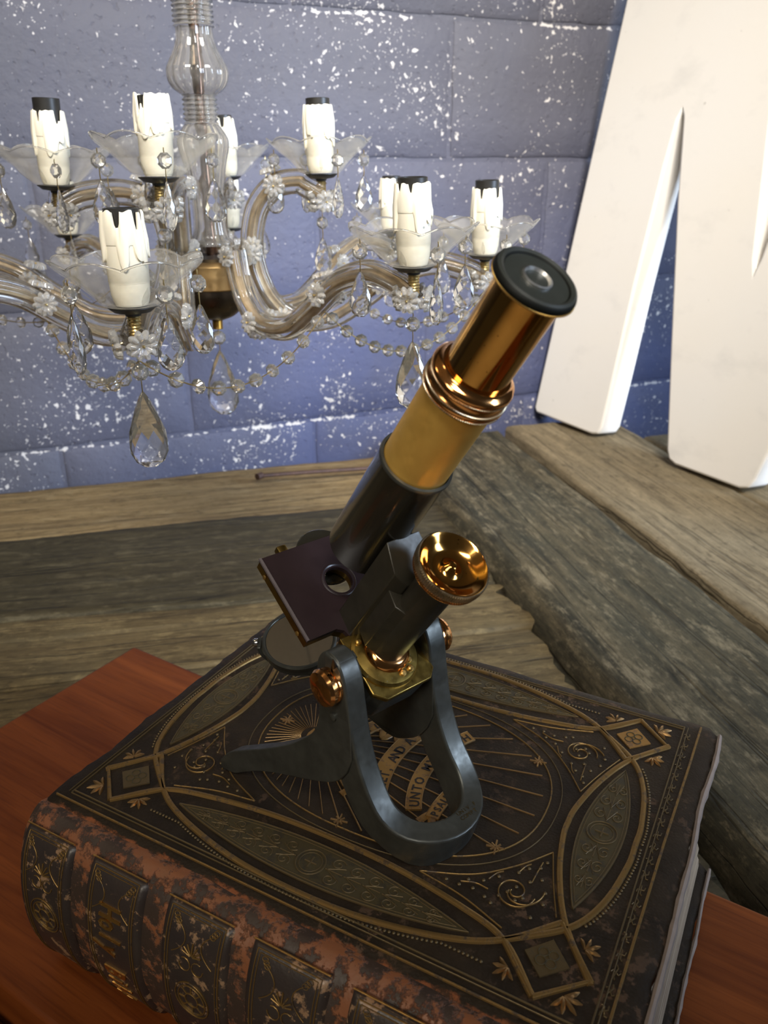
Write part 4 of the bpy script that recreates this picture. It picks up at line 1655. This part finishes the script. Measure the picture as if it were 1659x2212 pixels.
# body tube, draw tube, collar, eyepiece
body = MB().lathe([(1e-6, 0.0330), (0.0150, 0.0330), (0.0166, 0.0335), (0.0170, 0.0345), (0.0170, 0.1000), (0.0172, 0.1008), (0.0172, 0.1024), (0.0168, 0.1030), (0.0158, 0.1030), (0.0158, 0.0900), (1e-6, 0.0900)], 64, T()).build('body_tube', M['black_lacquer'], MS)
MB().lathe([(0.0173, 0.1012), (0.0176, 0.1020), (0.0173, 0.1032), (0.0161, 0.1034), (0.0160, 0.1012)], 64, T(), closed=True).build('tube_rim', M['bronze'], body)
MB().lathe([(1e-6, 0.0905), (0.0156, 0.0905), (0.0156, 0.1480), (1e-6, 0.1480)], 64, T()).build('draw_tube', M['brass_matt'], MS)
collar = MB().lathe([(1e-6, 0.1478), (0.0160, 0.1478), (0.0176, 0.1484), (0.0181, 0.1500), (0.0176, 0.1516), (0.0167, 0.1522), (0.0165, 0.1546), (0.0167, 0.1554), (0.0175, 0.1560), (0.0178, 0.1574), (0.0174, 0.1586), (0.0162, 0.1594), (0.0150, 0.1600), (0.0146, 0.1610), (1e-6, 0.1610)], 72, T()).build('collar', M['brass_copper'], MS, sharp=60)
knurl_band(0.0181, 0.1481, 0.1489, 120, 0.0004, T(), 'milled_ring', M['brass_pale'], collar, 0.0150)
knurl_band(0.0181, 0.1511, 0.1519, 120, 0.0004, T(), 'milled_ring', M['brass_pale'], collar, 0.0150)
knurl_band(0.0178, 0.1556, 0.1563, 120, 0.0004, T(), 'milled_ring', M['brass_pale'], collar, 0.0150)
MB().lathe([(1e-6, 0.1611), (0.0133, 0.1611), (0.0133, 0.2030), (1e-6, 0.2030)], 72, T()).build('eyepiece_tube', M['brass_eyepiece'], MS)
cap = MB().lathe([(1e-6, 0.2031), (0.0158, 0.2031), (0.0164, 0.2037), (0.0164, 0.2050), (0.0158, 0.2062), (0.0146, 0.2066), (0.0132, 0.2060), (0.0128, 0.2056), (0.0060, 0.2054), (0.0050, 0.2046), (0.0046, 0.2036), (1e-6, 0.2036)], 72, T()).build('eyepiece_cap', M['black_rubber'], MS, sharp=60)
knurl_band(0.0167, 0.2030, 0.2038, 120, 0.0004, T(), 'milled_ring', M['brass_satin'], cap, 0.0150)
MB().lathe([(0.0160, 0.2052), (0.0156, 0.2065), (0.0146, 0.2070), (0.0134, 0.2064), (0.0132, 0.2056)], 72, T(), closed=False).build('cap_rim', M['black_rim'], cap)
MB().lathe([(0.0060, 0.2050), (0.0059, 0.2064), (0.0052, 0.2066), (0.0040, 0.2046), (0.0038, 0.2040), (0.0060, 0.2040)], 48, T(), closed=True).build('lens_ring', M['lens_ring'], cap)
MB().lathe([(1e-6, 0.2039), (0.0040, 0.2039), (0.0040, 0.2044), (0.0026, 0.2050), (1e-6, 0.2053)], 32, T()).build('lens', M['lens'], cap)

# mirror in its fork
mc = OL + A_ * (-0.070) + Vector((0, 0, 0))
tw = Matrix.Rotation(R(50), 4, 'Z')          # world -> local yaw
mn = (tw.to_3x3() @ Vector((0.0, -math.sin(R(19)), math.cos(R(19))))).normalized()
mx = (tw.to_3x3() @ Vector((1, 0, 0))).normalized()
mx = (mx - mn * mx.dot(mn)).normalized()
MM = axes(mc, mx, mn.cross(mx), mn)
mf = MB().lathe([(1e-6, -0.0080), (0.0195, -0.0080), (0.0212, -0.0070), (0.0214, -0.0030), (0.0218, -0.0022), (0.0222, 0.0), (0.0214, 0.0012), (0.0203, 0.0010), (0.0200, -0.0004), (1e-6, -0.0004)], 64, MM).build('mirror_frame', M['bronze'], MS)
MB().lathe([(1e-6, -0.0003), (0.0199, -0.0003), (0.0199, 0.0003), (1e-6, 0.0003)], 56, MM).build('mirror_glass', M['mirror'], mf)
fk = []
for k in range(25):
    a = PI + PI * k / 24
    fk.append(MM @ Vector((0.0242 * math.cos(a), 0.0, -0.003 + 0.0205 * math.sin(a))))
fork = MB().sweep(fk, [(-0.0011, -0.0042), (0.0011, -0.0042), (0.0011, 0.0042), (-0.0011, 0.0042)], frames=[((p_ - (MM @ Vector((0, 0, -0.003)))).normalized(), (MM.to_3x3() @ Vector((0, 1, 0)))) for p_ in fk]).build('mirror_fork', M['bronze'], MS, bevel=0.0004)
for sg in (-1, 1):
    MB().lathe([(0.0026, 0), (0.0026, 0.002), (0.0018, 0.0032), (1e-6, 0.0036)], 16, MM @ Matrix.Translation((sg * 0.0250, 0, -0.003)) @ Matrix.Rotation(R(90 * sg), 4, 'Y')).build('fork_screw', M['steel'], fork)
bot = fk[12]
pb = OL + A_ * (-0.022) + N_ * 0.040
MB().tube([bot, bot + Vector((0, 0, -0.004)), (bot + pb) / 2 + Vector((0.006, 0, -0.006)), pb], 0.0032, 12).build('tail_rod', M['bronze'], MS)

# ------------------------------------------------------------------ leaning white letter
letter_d = Vector((0.52106, -0.85352, 0))
letter_b = Vector((0.85352, 0.52106, 0))
LEAN = R(6.0)
lup = letter_b * math.sin(LEAN) + Vector((0, 0, math.cos(LEAN)))
lnb = letter_d.cross(lup)                    # normal of the letter plane
if lnb.dot(letter_b) < 0:
    lnb = -lnb
p0 = Vector((0.39850, 1.47050, ZR + 0.0085))
k_ = 49 / 48
HL = 0.93
cxm = 0.247
def mir(s):
    return 2 * cxm - s
left = [(-0.171, 0.012), (-0.164, 0.002), (-0.010, 0.0), (0.006, 0.004), (0.0125, 0.018), (0.018, 0.10), (0.027, 0.273), (0.041, 0.457), (0.0495, 0.530), (0.0545, 0.541), (0.0590, 0.532), (0.0800, 0.409), (0.1240, 0.196), (0.1620, 0.020), (0.1700, 0.005), (0.1850, 0.0)]
topl = [(-0.085, HL), (0.118, HL), (0.2130, 0.548), (0.2420, 0.340), (cxm, 0.322)]
pts_l = left
half_r = [(mir(s), t) for s, t in left][::-1]
tl = topl
outline = [(-0.085, HL)] + left + half_r + [(mir(-0.085), HL), (mir(0.118), HL), (mir(0.2130), 0.548), (mir(0.2420), 0.340), (cxm, 0.322), (0.2420, 0.340), (0.2130, 0.548), (0.118, HL)]
outline = [(s * k_, t * k_) for s, t in outline]
TH = 0.052
bm = bmesh.new()
vs = [bm.verts.new((s, 0.0, t)) for s, t in outline]
fc = bm.faces.new(vs)
res = bmesh.ops.extrude_face_region(bm, geom=[fc])
for g in res['geom']:
    if isinstance(g, bmesh.types.BMVert):
        g.co.y += TH
me = bpy.data.meshes.new('letter')
bmesh.ops.recalc_face_normals(bm, faces=bm.faces)
bm.to_mesh(me)
bm.free()
letter = put('wooden_letter', me, M['white'], None, 0.006, 3)
me.polygons.foreach_set('use_smooth', [True] * len(me.polygons))
me.set_sharp_from_angle(angle=R(40))
letter.matrix_world = axes(p0, letter_d, lnb, lup)
tag(letter, 'large white painted wooden letter M leaning against the blue wall', 'letter')

# ------------------------------------------------------------------ the glass chandelier
CHX, CHY = -0.170, 0.840
CH = empty('glass_chandelier', (CHX, CHY, ZC))
tag(CH, 'old twelve arm glass chandelier with candle sleeves and crystal drops hanging by the wall', 'chandelier')


def flute(n, d):
    def f(t, i):
        return (1 + d * math.cos(n * t), 0)
    return f


def shell(prof, th, n, name, mat, parent, fl=None):
    """blown glass wall: outer profile plus an inner one"""
    inner = [(max(0.0048, r - th), z) for r, z in prof][::-1]
    return MB().lathe(list(prof) + inner, n, None, fl, closed=True).build(name, mat, parent, sharp=80)


def smooth_prof(p, n=5):
    return spline(p, n)


shell(smooth_prof([(0.0165, 0.165), (0.0160, 0.145), (0.0165, 0.1275)]), 0.002, 56, 'column_glass', M['glass_column'], CH, flute(14, 0.05))
rg = []
for k in range(31):
    z = 0.1270 - 0.0195 * k / 30
    rg.append((0.0176 + 0.0009 * math.cos(k * 2 * PI / 6), z))
shell(rg, 0.0035, 40, 'column_ring', M['glass_column'], CH)
shell(smooth_prof([(0.0158, 0.1065), (0.0162, 0.099), (0.0190, 0.090), (0.0240, 0.080), (0.0272, 0.0725), (0.0266, 0.0650), (0.0230, 0.0585), (0.0165, 0.0535)]), 0.002, 84, 'column_vase', M['glass_column'], CH, flute(14, 0.045))
rg = []
for k in range(37):
    z = 0.0530 - 0.0240 * k / 36
    rg.append((0.0152 + 0.0010 * math.cos(k * 2 * PI / 6), z))
shell(rg, 0.0035, 40, 'column_ring', M['glass_column'], CH)
shell(smooth_prof([(0.0152, 0.0285), (0.0190, 0.0235), (0.0230, 0.0165), (0.0232, 0.0090), (0.0205, -0.002), (0.0178, -0.016), (0.0150, -0.036), (0.0148, -0.055), (0.0170, -0.070), (0.0220, -0.0755), (0.0222, -0.0785)]), 0.002, 84, 'column_vase', M['glass_column'], CH, flute(12, 0.04))
rp_ = [(1e-6, -0.092), (0.0055, -0.092), (0.0055, -0.078)]
for k in range(40):
    z = -0.075 + 0.24 * k / 39
    rp_.append((0.0046 + (0.0012 if k % 8 in (0, 1) else 0), z))
rp_ += [(0.0046, 0.170), (1e-6, 0.170)]
MB().lathe(rp_, 24).build('central_rod', M['rod'], CH)
# hub
hub = MB().lathe([(1e-6, -0.0930), (0.0290, -0.0930), (0.0335, -0.0950), (0.0348, -0.0968), (0.0348, -0.1180), (0.0340, -0.1190), (1e-6, -0.1190)], 56).build('hub_band', M['gold_band'], CH)
MB().lathe(smooth_prof([(0.0342, -0.1192), (0.0330, -0.1270), (0.0280, -0.1370), (0.0195, -0.1460), (0.0100, -0.1505), (0.0050, -0.1515)], 4) + [(1e-6, -0.1515)], 56).build('hub_bowl', M['bowl'], CH)
th_ = [(1e-6, -0.1516)]
for k in range(15):
    th_.append((0.0048 + (0.0007 if k % 2 else 0), -0.1516 - 0.0090 * k / 14))
th_.append((1e-6, -0.1606))
MB().lathe(th_, 20).build('hub_bolt', M['wire'], CH)
MB().lathe([(1e-6, -0.0929), (0.0240, -0.0929), (0.0250, -0.0900), (0.0180, -0.0880), (0.0080, -0.0878), (1e-6, -0.0878)], 40).build('hub_plate', M['black_metal'], CH)

# shared meshes
def mesh_of(mb, name, mat, sharp=35):
    me = mb.mesh(name, sharp)
    me.materials.append(mat)
    return me


def inst(name, me, parent, loc, rot=(0, 0, 0), sc=1.0):
    o = bpy.data.objects.new(name, me)
    col.objects.link(o)
    o.parent = parent
    o.location = loc
    o.rotation_euler = rot
    o.scale = (sc, sc, sc) if not isinstance(sc, tuple) else sc
    return o


# scalloped dish
DISH_PROF = [(0.0105, 0.0012), (0.0170, 0.0014), (0.0205, 0.0040), (0.0265, 0.0105), (0.0335, 0.0165), (0.0400, 0.0215), (0.0450, 0.0258), (0.0475, 0.0290)]


def dish_mod(t, k):
    lob = abs(math.sin(4 * t))                    # eight lobes with cusps
    return (1 + 0.045 * k * k * lob - 0.015 * k + math.cos(48 * t) * 0.003 * k, k ** 3 * (0.0045 * lob - 0.002))


def dish_mesh():
    prof = smooth_prof(DISH_PROF, 3)
    n = 96
    m = len(prof)

    def mod(t, i):
        k = (i if i < m else 2 * m - 1 - i) / (m - 1)
        return dish_mod(t, k)
    inner = [(r - 0.0002, z + 0.0015) for r, z in prof][::-1]
    return mesh_of(MB().lathe(prof + inner, n, None, mod, closed=True), 'drip_dish', M['glass_dish'], 80)


DISH = dish_mesh()
RIM = []
for q in range(97):
    a_, b_ = dish_mod(2 * PI * q / 96, 1.0)
    RIM.append((0.0475 * a_ * math.cos(2 * PI * q / 96), 0.0475 * a_ * math.sin(2 * PI * q / 96), 0.0298 + b_))
RIM = mesh_of(MB().tube(RIM, 0.0007, 6), 'dish_rim', M['glass_warm'], 60)
# leaf-shaped cuts ground into the dish
def leaf_mesh():
    mb = MB()
    for k in range(8):
        a = 2 * PI * (k + 0.5) / 8
        V = []
        for r_, w in ((0.0200, 0.0), (0.0250, 0.0016), (0.0300, 0.0018), (0.0350, 0.0)):
            z = float(np.interp(r_, [0.015, 0.022, 0.031, 0.0385], [0.0015, 0.0045, 0.012, 0.021])) - 0.0006
            V.append((r_, w, z))
        pts = [V[0], V[1], V[2], V[3], (V[2][0], -V[2][1], V[2][2]), (V[1][0], -V[1][1], V[1][2])]
        top = [(x, y, z + 0.0005) for x, y, z in pts]
        n = 6
        F = [tuple(range(6))[::-1], tuple(range(6, 12))] + [(q, (q + 1) % 6, 6 + (q + 1) % 6, 6 + q) for q in range(6)]
        mb.add(pts + top, F, False, Matrix.Rotation(a, 4, 'Z'))
    return mesh_of(mb, 'leaf_cut', M['glass_dish'], None)


LEAF = leaf_mesh()
PAN = mesh_of(MB().lathe([(1e-6, -0.0052), (0.0050, -0.0052), (0.0056, -0.0036), (0.0120, -0.0026), (0.0158, 0.0004), (0.0158, 0.0010), (1e-6, 0.0010)], 36), 'drip_pan', M['black_metal'])
sc_ = [(1e-6, -0.020)]
for k in range(15):
    sc_.append((0.0040 + (0.0006 if k % 2 else 0), -0.020 + 0.0148 * k / 14))
sc_.append((1e-6, -0.0051))
STEM = mesh_of(MB().lathe(sc_, 16), 'candle_stem', M['wire'])


def candle_meshes(seed):
    rnd = random.Random(seed)
    n = 96
    base = [(1e-6, 0.0016), (0.0102, 0.0016), (0.0112, 0.0040), (0.0124, 0.0090), (0.0128, 0.0160), (0.0129, 0.0161), (0.0129, 0.0168), (0.0131, 0.0172), (0.0131, 0.0480), (0.0118, 0.0480), (0.0118, 0.040), (1e-6, 0.040)]
    sleeve = mesh_of(MB().lathe(base, 40), 'candle_sleeve', M['candle'])
    # dripping wax mantle: jagged top, runs of different length
    tops, bots, rad = [], [], []
    drips = [(rnd.uniform(0, 2 * PI), rnd.uniform(0.16, 0.32), rnd.uniform(0.004, 0.017)) for _ in range(12)]
    cuts = [(rnd.uniform(0, 2 * PI), rnd.uniform(0.10, 0.20), rnd.uniform(0.004, 0.012)) for _ in range(6)]
    for k in range(n):
        t = 2 * PI * k / n
        zt = 0.0595 + 0.0016 * mnoise.noise(Vector((math.cos(t) * 3, math.sin(t) * 3, seed)))
        zb = 0.0400
        rr = 0.0137
        for c, w, ln in drips:
            dlt = abs((t - c + PI) % (2 * PI) - PI)
            if dlt < w:
                f = math.sqrt(1 - (dlt / w) ** 2)
                zb = min(zb, 0.0400 - ln * f)
                rr = max(rr, 0.0137 + 0.0014 * f)
        for c, w, ln in cuts:
            dlt = abs((t - c + PI) % (2 * PI) - PI)
            if dlt < w:
                zt -= ln * min(1.0, 2.2 * (1 - dlt / w)) ** 0.8
        tops.append(max(zt, zb + 0.004))
        bots.append(zb)
        rad.append(rr)
    V, F = [], []
    for k in range(n):
        t = 2 * PI * k / n
        c, s = math.cos(t), math.sin(t)
        for rr, z in ((0.0128, bots[k]), (rad[k] - 0.0003, bots[k] - 0.0004), (rad[k], bots[k] + 0.0010), (rad[k], (bots[k] + tops[k]) / 2), (0.0135, tops[k] - 0.0008), (0.0130, tops[k]), (0.0118, tops[k]), (0.0116, 0.045 if tops[k] > 0.046 else tops[k] - 0.001)):
            V.append((rr * c, rr * s, z))
    for k in range(n):
        k2 = (k + 1) % n
        for j in range(7):
            F.append((k * 8 + j, k2 * 8 + j, k2 * 8 + j + 1, k * 8 + j + 1))
        F.append((k * 8 + 7, k2 * 8 + 7, k2 * 8, k * 8))
    wax = mesh_of(MB().add(V, F, True), 'wax_drip', M['candle'], 50)
    return sleeve, wax


SOCK = mesh_of(MB().lathe([(1e-6, 0.0402), (0.0110, 0.0402), (0.0110, 0.0620), (0.0100, 0.0624), (0.0092, 0.0620), (0.0090, 0.0560), (1e-6, 0.0560)], 32), 'lamp_socket', M['black_metal'])
CANDLES = [candle_meshes(s) for s in (3, 8, 21, 34)]


# pressed glass rosette
def rosette_mesh():
    n = 60

    def mod(t, i):
        return ((0.76 + 0.24 * abs(math.cos(5 * t)) if i in (1, 2, 3) else 1.0), (0.0012 * abs(math.cos(5 * t)) if i in (3, 4) else 0))
    prof = [(1e-6, -0.0012), (0.0075, -0.0010), (0.0108, 0.0), (0.0095, 0.0026), (0.0055, 0.0034), (0.0022, 0.0018), (1e-6, 0.0016)]
    return mesh_of(MB().lathe(prof, n, None, mod), 'rosette', M['glass_rosette'], 40)


ROS = rosette_mesh()
PIN = mesh_of(MB().sphere((0, 0, 0.0022), 0.0011, 8, 5).tube([(0, 0, -0.004), (0, 0, 0.002)], 0.0006, 6), 'rosette_pin', M['wire'])


def octagon_mesh():
    """faceted octagonal bead, flat front and back (axis y)"""
    prof = [(1e-6, -0.0042), (0.0026, -0.0040), (0.0060, -0.0006), (0.0060, 0.0006), (0.0026, 0.0040), (1e-6, 0.0042)]
    return mesh_of(MB().lathe(prof, 8, Matrix.Rotation(R(90), 4, 'X') @ Matrix.Rotation(R(22.5), 4, 'Z'), smooth=False), 'bead', M['glass'], 5)


BEAD = octagon_mesh()


def drop_mesh(w, h, d, name, facets):
    """flattened pear drop hanging down from z=0, faceted"""
    rows = []
    sil = [(0.05, 0.0), (0.22, -0.06), (0.46, -0.19), (0.71, -0.35), (0.91, -0.51), (1.0, -0.65), (0.96, -0.79), (0.74, -0.91), (0.33, -0.985)]
    n = facets
    V, F = [], []
    for j, (r, z) in enumerate(sil):
        off = (PI / n) if j % 2 else 0
        for k in range(n):
            t = 2 * PI * k / n + off
            sq = abs(math.cos(t)) ** 0.8 * math.copysign(1, math.cos(t))
            V.append((r * w / 2 * sq, r * d / 2 * math.sin(t), z * h))
    m = len(sil)
    for j in range(m - 1):
        for k in range(n):
            k2 = (k + 1) % n
            if j % 2 == 0:
                F.append((j * n + k, j * n + k2, (j + 1) * n + k))
                F.append((j * n + k2, (j + 1) * n + k2, (j + 1) * n + k))
            else:
                F.append((j * n + k, (j + 1) * n + k2, (j + 1) * n + k))
                F.append((j * n + k, j * n + k2, (j + 1) * n + k2))
    F.append(tuple(range(n))[::-1])
    F.append(tuple((m - 1) * n + k for k in range(n)))
    return mesh_of(MB().add(V, F, False), name, M['glass_drop'], 5)


DROP = drop_mesh(0.0175, 0.034, 0.0085, 'crystal_drop', 8)
SPEAR = drop_mesh(0.0105, 0.036, 0.0085, 'crystal_spear', 8)
BIGDROP = drop_mesh(0.0270, 0.055, 0.0130, 'large_crystal_drop', 10)
WIRE = mesh_of(MB().tube([(0, 0, 0), (0.0004, 0, -0.5), (0, 0, -1.0)], 0.0004, 6), 'wire', M['wire'])


def fluted_ring(r, lobes, d, n=None):
    n = n or lobes * 4
    return [((r + d * math.cos(lobes * 2 * PI * k / n)) * math.cos(2 * PI * k / n), (r + d * math.cos(lobes * 2 * PI * k / n)) * math.sin(2 * PI * k / n)) for k in range(n)]


def wire_link(parent, p, ln, sw=0.0):
    o = inst('wire', WIRE, parent, p, (0, 0, 0), 1.0)
    o.scale = (1, 1, ln)
    return o


def pendant(parent, p, rz, kind, rnd, bead=True, big=1.0):
    """bead, wire and drop hung at p (in the coordinates of parent)"""
    z = p[2]
    wire_link(parent, (p[0], p[1], z), 0.004)
    z -= 0.003
    if bead:
        inst('crystal_bead', BEAD, parent, (p[0], p[1], z - 0.006), (0, 0, rz + rnd.uniform(-0.5, 0.5)), 1.0 * big)
        z -= 0.0115
        wire_link(parent, (p[0], p[1], z), 0.009)
        z -= 0.008
    me = {'drop': DROP, 'spear': SPEAR, 'big': BIGDROP}[kind]
    inst(me.name, me, parent, (p[0], p[1], z), (0, 0, rz + rnd.uniform(-0.45, 0.45)), big)


def make_arm(ang, Rr, zpan, upper, seed, drops, hang, sock=0.0, lat=0.0):
    rnd = random.Random(seed)
    if upper:
        pts = [(0.040, -0.090), (0.0415, -0.066), (0.049, -0.042), (0.066, -0.0255), (0.088, -0.0215), (Rr * 0.86, -0.0245), (Rr, -0.0330)]
        pts = [(r, z + (zpan + 0.016)) if i > 2 else (r, z) for i, (r, z) in enumerate(pts)]
    else:
        k = Rr / 0.28
        pts = [(0.040, -0.082), (0.0460, -0.108), (0.058, -0.131), (0.083 * k, -0.1465), (0.122 * k, -0.1435), (0.158 * k, -0.122), (0.192 * k, -0.098), (0.230 * k, -0.0870), (0.262 * k, -0.0925), (Rr, -0.1000)]
        pts = [(r, z + (zpan + 0.078) * (i / 9)) for i, (r, z) in enumerate(pts)]
    cs, sn = math.cos(ang), math.sin(ang)
    path = [Vector((r, lat * max(0.0, 1 - (r - 0.03) / (Rr * 0.8)) ** 2, z)) for r, z in spline(pts, 7)]
    root = MB().sweep(path, fluted_ring(0.0098, 8, 0.0016, 48)).build('glass_arm', M['glass_warm'], CH, sharp=80)
    root.rotation_euler = (0, 0, ang)
    MB().sweep(path, fluted_ring(0.0044, 4, 0.0008, 20), scale=[1.0] * len(path)).build('gilt_core', M['arm_core'], root, sharp=80)
    tip = Vector((Rr, 0, zpan))
    tilt = (rnd.uniform(-0.03, 0.03), rnd.uniform(-0.03, 0.03), rnd.uniform(0, 6.28))
    inst('candle_stem', STEM, root, tip, tilt)
    inst('drip_pan', PAN, root, tip, tilt)
    inst('drip_dish', DISH, root, tip, tilt)
    inst('dish_rim', RIM, root, tip, tilt)
    inst('leaf_cut', LEAF, root, tip, tilt)
    sl, wx = CANDLES[seed % len(CANDLES)]
    inst('candle_sleeve', sl, root, tip, tilt)
    inst('wax_drip', wx, root, tip, tilt)
    inst('lamp_socket', SOCK, root, tip + Vector((0, 0, sock)), tilt)

    def ros(p, nrm, s=1.0):
        e = Vector(nrm).to_track_quat('Z', 'Y').to_euler()
        inst('rosette', ROS, root, p, e, s)
        inst('rosette_pin', PIN, root, Vector(p) + Vector(nrm).normalized() * 0.001, e, s)
    # rosettes round the tip and at the bends
    zt = zpan - 0.023
    for q in range(4):
        a = q * PI / 2 + 0.5
        ros((Rr + 0.010 * math.cos(a), 0.0125 * math.sin(a), zt), (math.cos(a) * 0.9, math.sin(a), -0.15))
    bend = path[len(path) // 2] if upper else path[int(len(path) * 0.62)]
    for sy in (-1, 1):
        ros(bend + Vector((0, sy * 0.0125, 0.0)), (0.1, sy, 0.0))
    ros(bend + Vector((-0.004, 0, 0.0125 if upper else 0.013)), (-0.3, 0, 1.0))
    if not upper:
        lowb = path[int(len(path) * 0.30)]
        for sy in (-1, 1):
            ros(lowb + Vector((0, sy * 0.0120, 0.0)), (0.0, sy, 0.1))
        ros(lowb + Vector((-0.004, 0, -0.0120)), (-0.2, 0, -1.0))
    st_ = path[2]
    for sy in (-1, 1):
        ros(st_ + Vector((0.002, sy * 0.0120, 0.004)), (0.15, sy, 0.0), 0.95)
    # crystals round the dish rim
    for q in range(drops):
        a = 2 * PI * q / drops + rnd.uniform(-0.15, 0.15) + 0.35 - ang
        rr = 0.0440
        pendant(root, tip + Vector((rr * math.cos(a), rr * math.sin(a), 0.022)), -ang, 'drop' if q % 2 == 0 else 'spear', rnd)
    if hang:
        e = tip + Vector((0.0, 0, -0.034))
        pendant(root, e, -ang + rnd.uniform(-0.3, 0.3), hang, rnd)
    return root, path


lower = []
#        angle   radius  pan z   drops  hanging
LOW = [(-89, 0.297, -0.0900, 5, 'big', -0.001, -0.026), (-46, 0.277, -0.0760, 4, 'big', 0.001, 0), (-7, 0.268, -0.0850, 4, 'drop', 0.004, 0), (49, 0.272, -0.0820, 4, 'drop', 0, 0),
       (96, 0.275, -0.0840, 3, 'drop', 0.002, 0), (138, 0.280, -0.0850, 4, 'drop', 0, 0), (183, 0.280, -0.0840, 3, None, 0, 0), (226, 0.285, -0.0880, 3, 'big', 0, 0)]
paths = []
for i, (a, r_, z_, dr, hg, sk, lt) in enumerate(LOW):
    ob, pth = make_arm(R(a), r_, z_, False, 30 + i, dr, hg, sk, lt)
    paths.append((R(a), r_, z_, pth))
UP = [(-93, 0.146, -0.0150, 4, 'drop', -0.004, -0.022), (211, 0.137, -0.0230, 4, None, 0.007, 0), (-1, 0.110, -0.0150, 4, 'drop', 0.003, 0), (92, 0.142, -0.0200, 3, None, 0, 0)]
for i, (a, r_, z_, dr, hg, sk, lt) in enumerate(UP):
    make_arm(R(a), r_, z_, True, 51 + i, dr, hg, sk, lt)


# bead garlands strung between the arms
def garland(p, q, sag, nb, seed):
    p, q = Vector(p), Vector(q)
    pts = []
    for k in range(25):
        t = k / 24
        c = p.lerp(q, t)
        c.z -= sag * 4 * t * (1 - t)
        pts.append(c)
    g = MB().tube(pts, 0.00055, 6).build('garland_wire', M['wire'], CH)
    rnd = random.Random(seed)
    for b in range(nb):
        t = (b + 0.5) / nb
        c = p.lerp(q, t)
        c.z -= sag * 4 * t * (1 - t)
        inst('garland_bead', BEAD, g, c, (rnd.uniform(-0.3, 0.3), rnd.uniform(0, 0.8), rnd.uniform(-0.4, 0.4)), 1.0)
    return g


def tip_pt(i, dz=-0.035):
    a, r_, z_, _ = paths[i]
    return (r_ * math.cos(a), r_ * math.sin(a), z_ + dz)


def mid_pt(i, f=0.60, dz=-0.012):
    a, r_, z_, pth = paths[i]
    p = pth[int(len(pth) * f)]
    return (p.x * math.cos(a), p.x * math.sin(a), p.z + dz)


garland(tip_pt(0), mid_pt(1), 0.040, 10, 1)
garland(tip_pt(0), mid_pt(7), 0.034, 9, 2)
garland(tip_pt(2), mid_pt(1), 0.045, 12, 3)
garland(tip_pt(2), mid_pt(3), 0.040, 11, 4)
garland(tip_pt(4), mid_pt(3), 0.040, 11, 5)
garland(tip_pt(4), mid_pt(5), 0.040, 11, 6)
garland(tip_pt(6), mid_pt(5), 0.040, 11, 7)
# drop under the hub
pendant(CH, (0.0, 0.0, -0.1606), 0.3, 'big', random.Random(4), True, 1.25)

# cord up to the ceiling
ceil = MB().box(-2.5, 2.6, -1.6, 2.75, 2.30, 2.36).build('ceiling', m_plain('cream ceiling paint', (0.66, 0.60, 0.50), 0.8))
tag(ceil, kind='structure')
MB().tube([(0, 0, 0.168), (0.0008, 0, 0.9), (0, 0, 2.2995 - ZC)], 0.0016, 8).build('cord', M['black_metal'], CH)
MB().lathe([(1e-6, 2.262 - ZC), (0.006, 2.262 - ZC), (0.030, 2.285 - ZC), (0.038, 2.2998 - ZC), (1e-6, 2.2998 - ZC)], 32).build('ceiling_rose', M['gold_band'], CH)
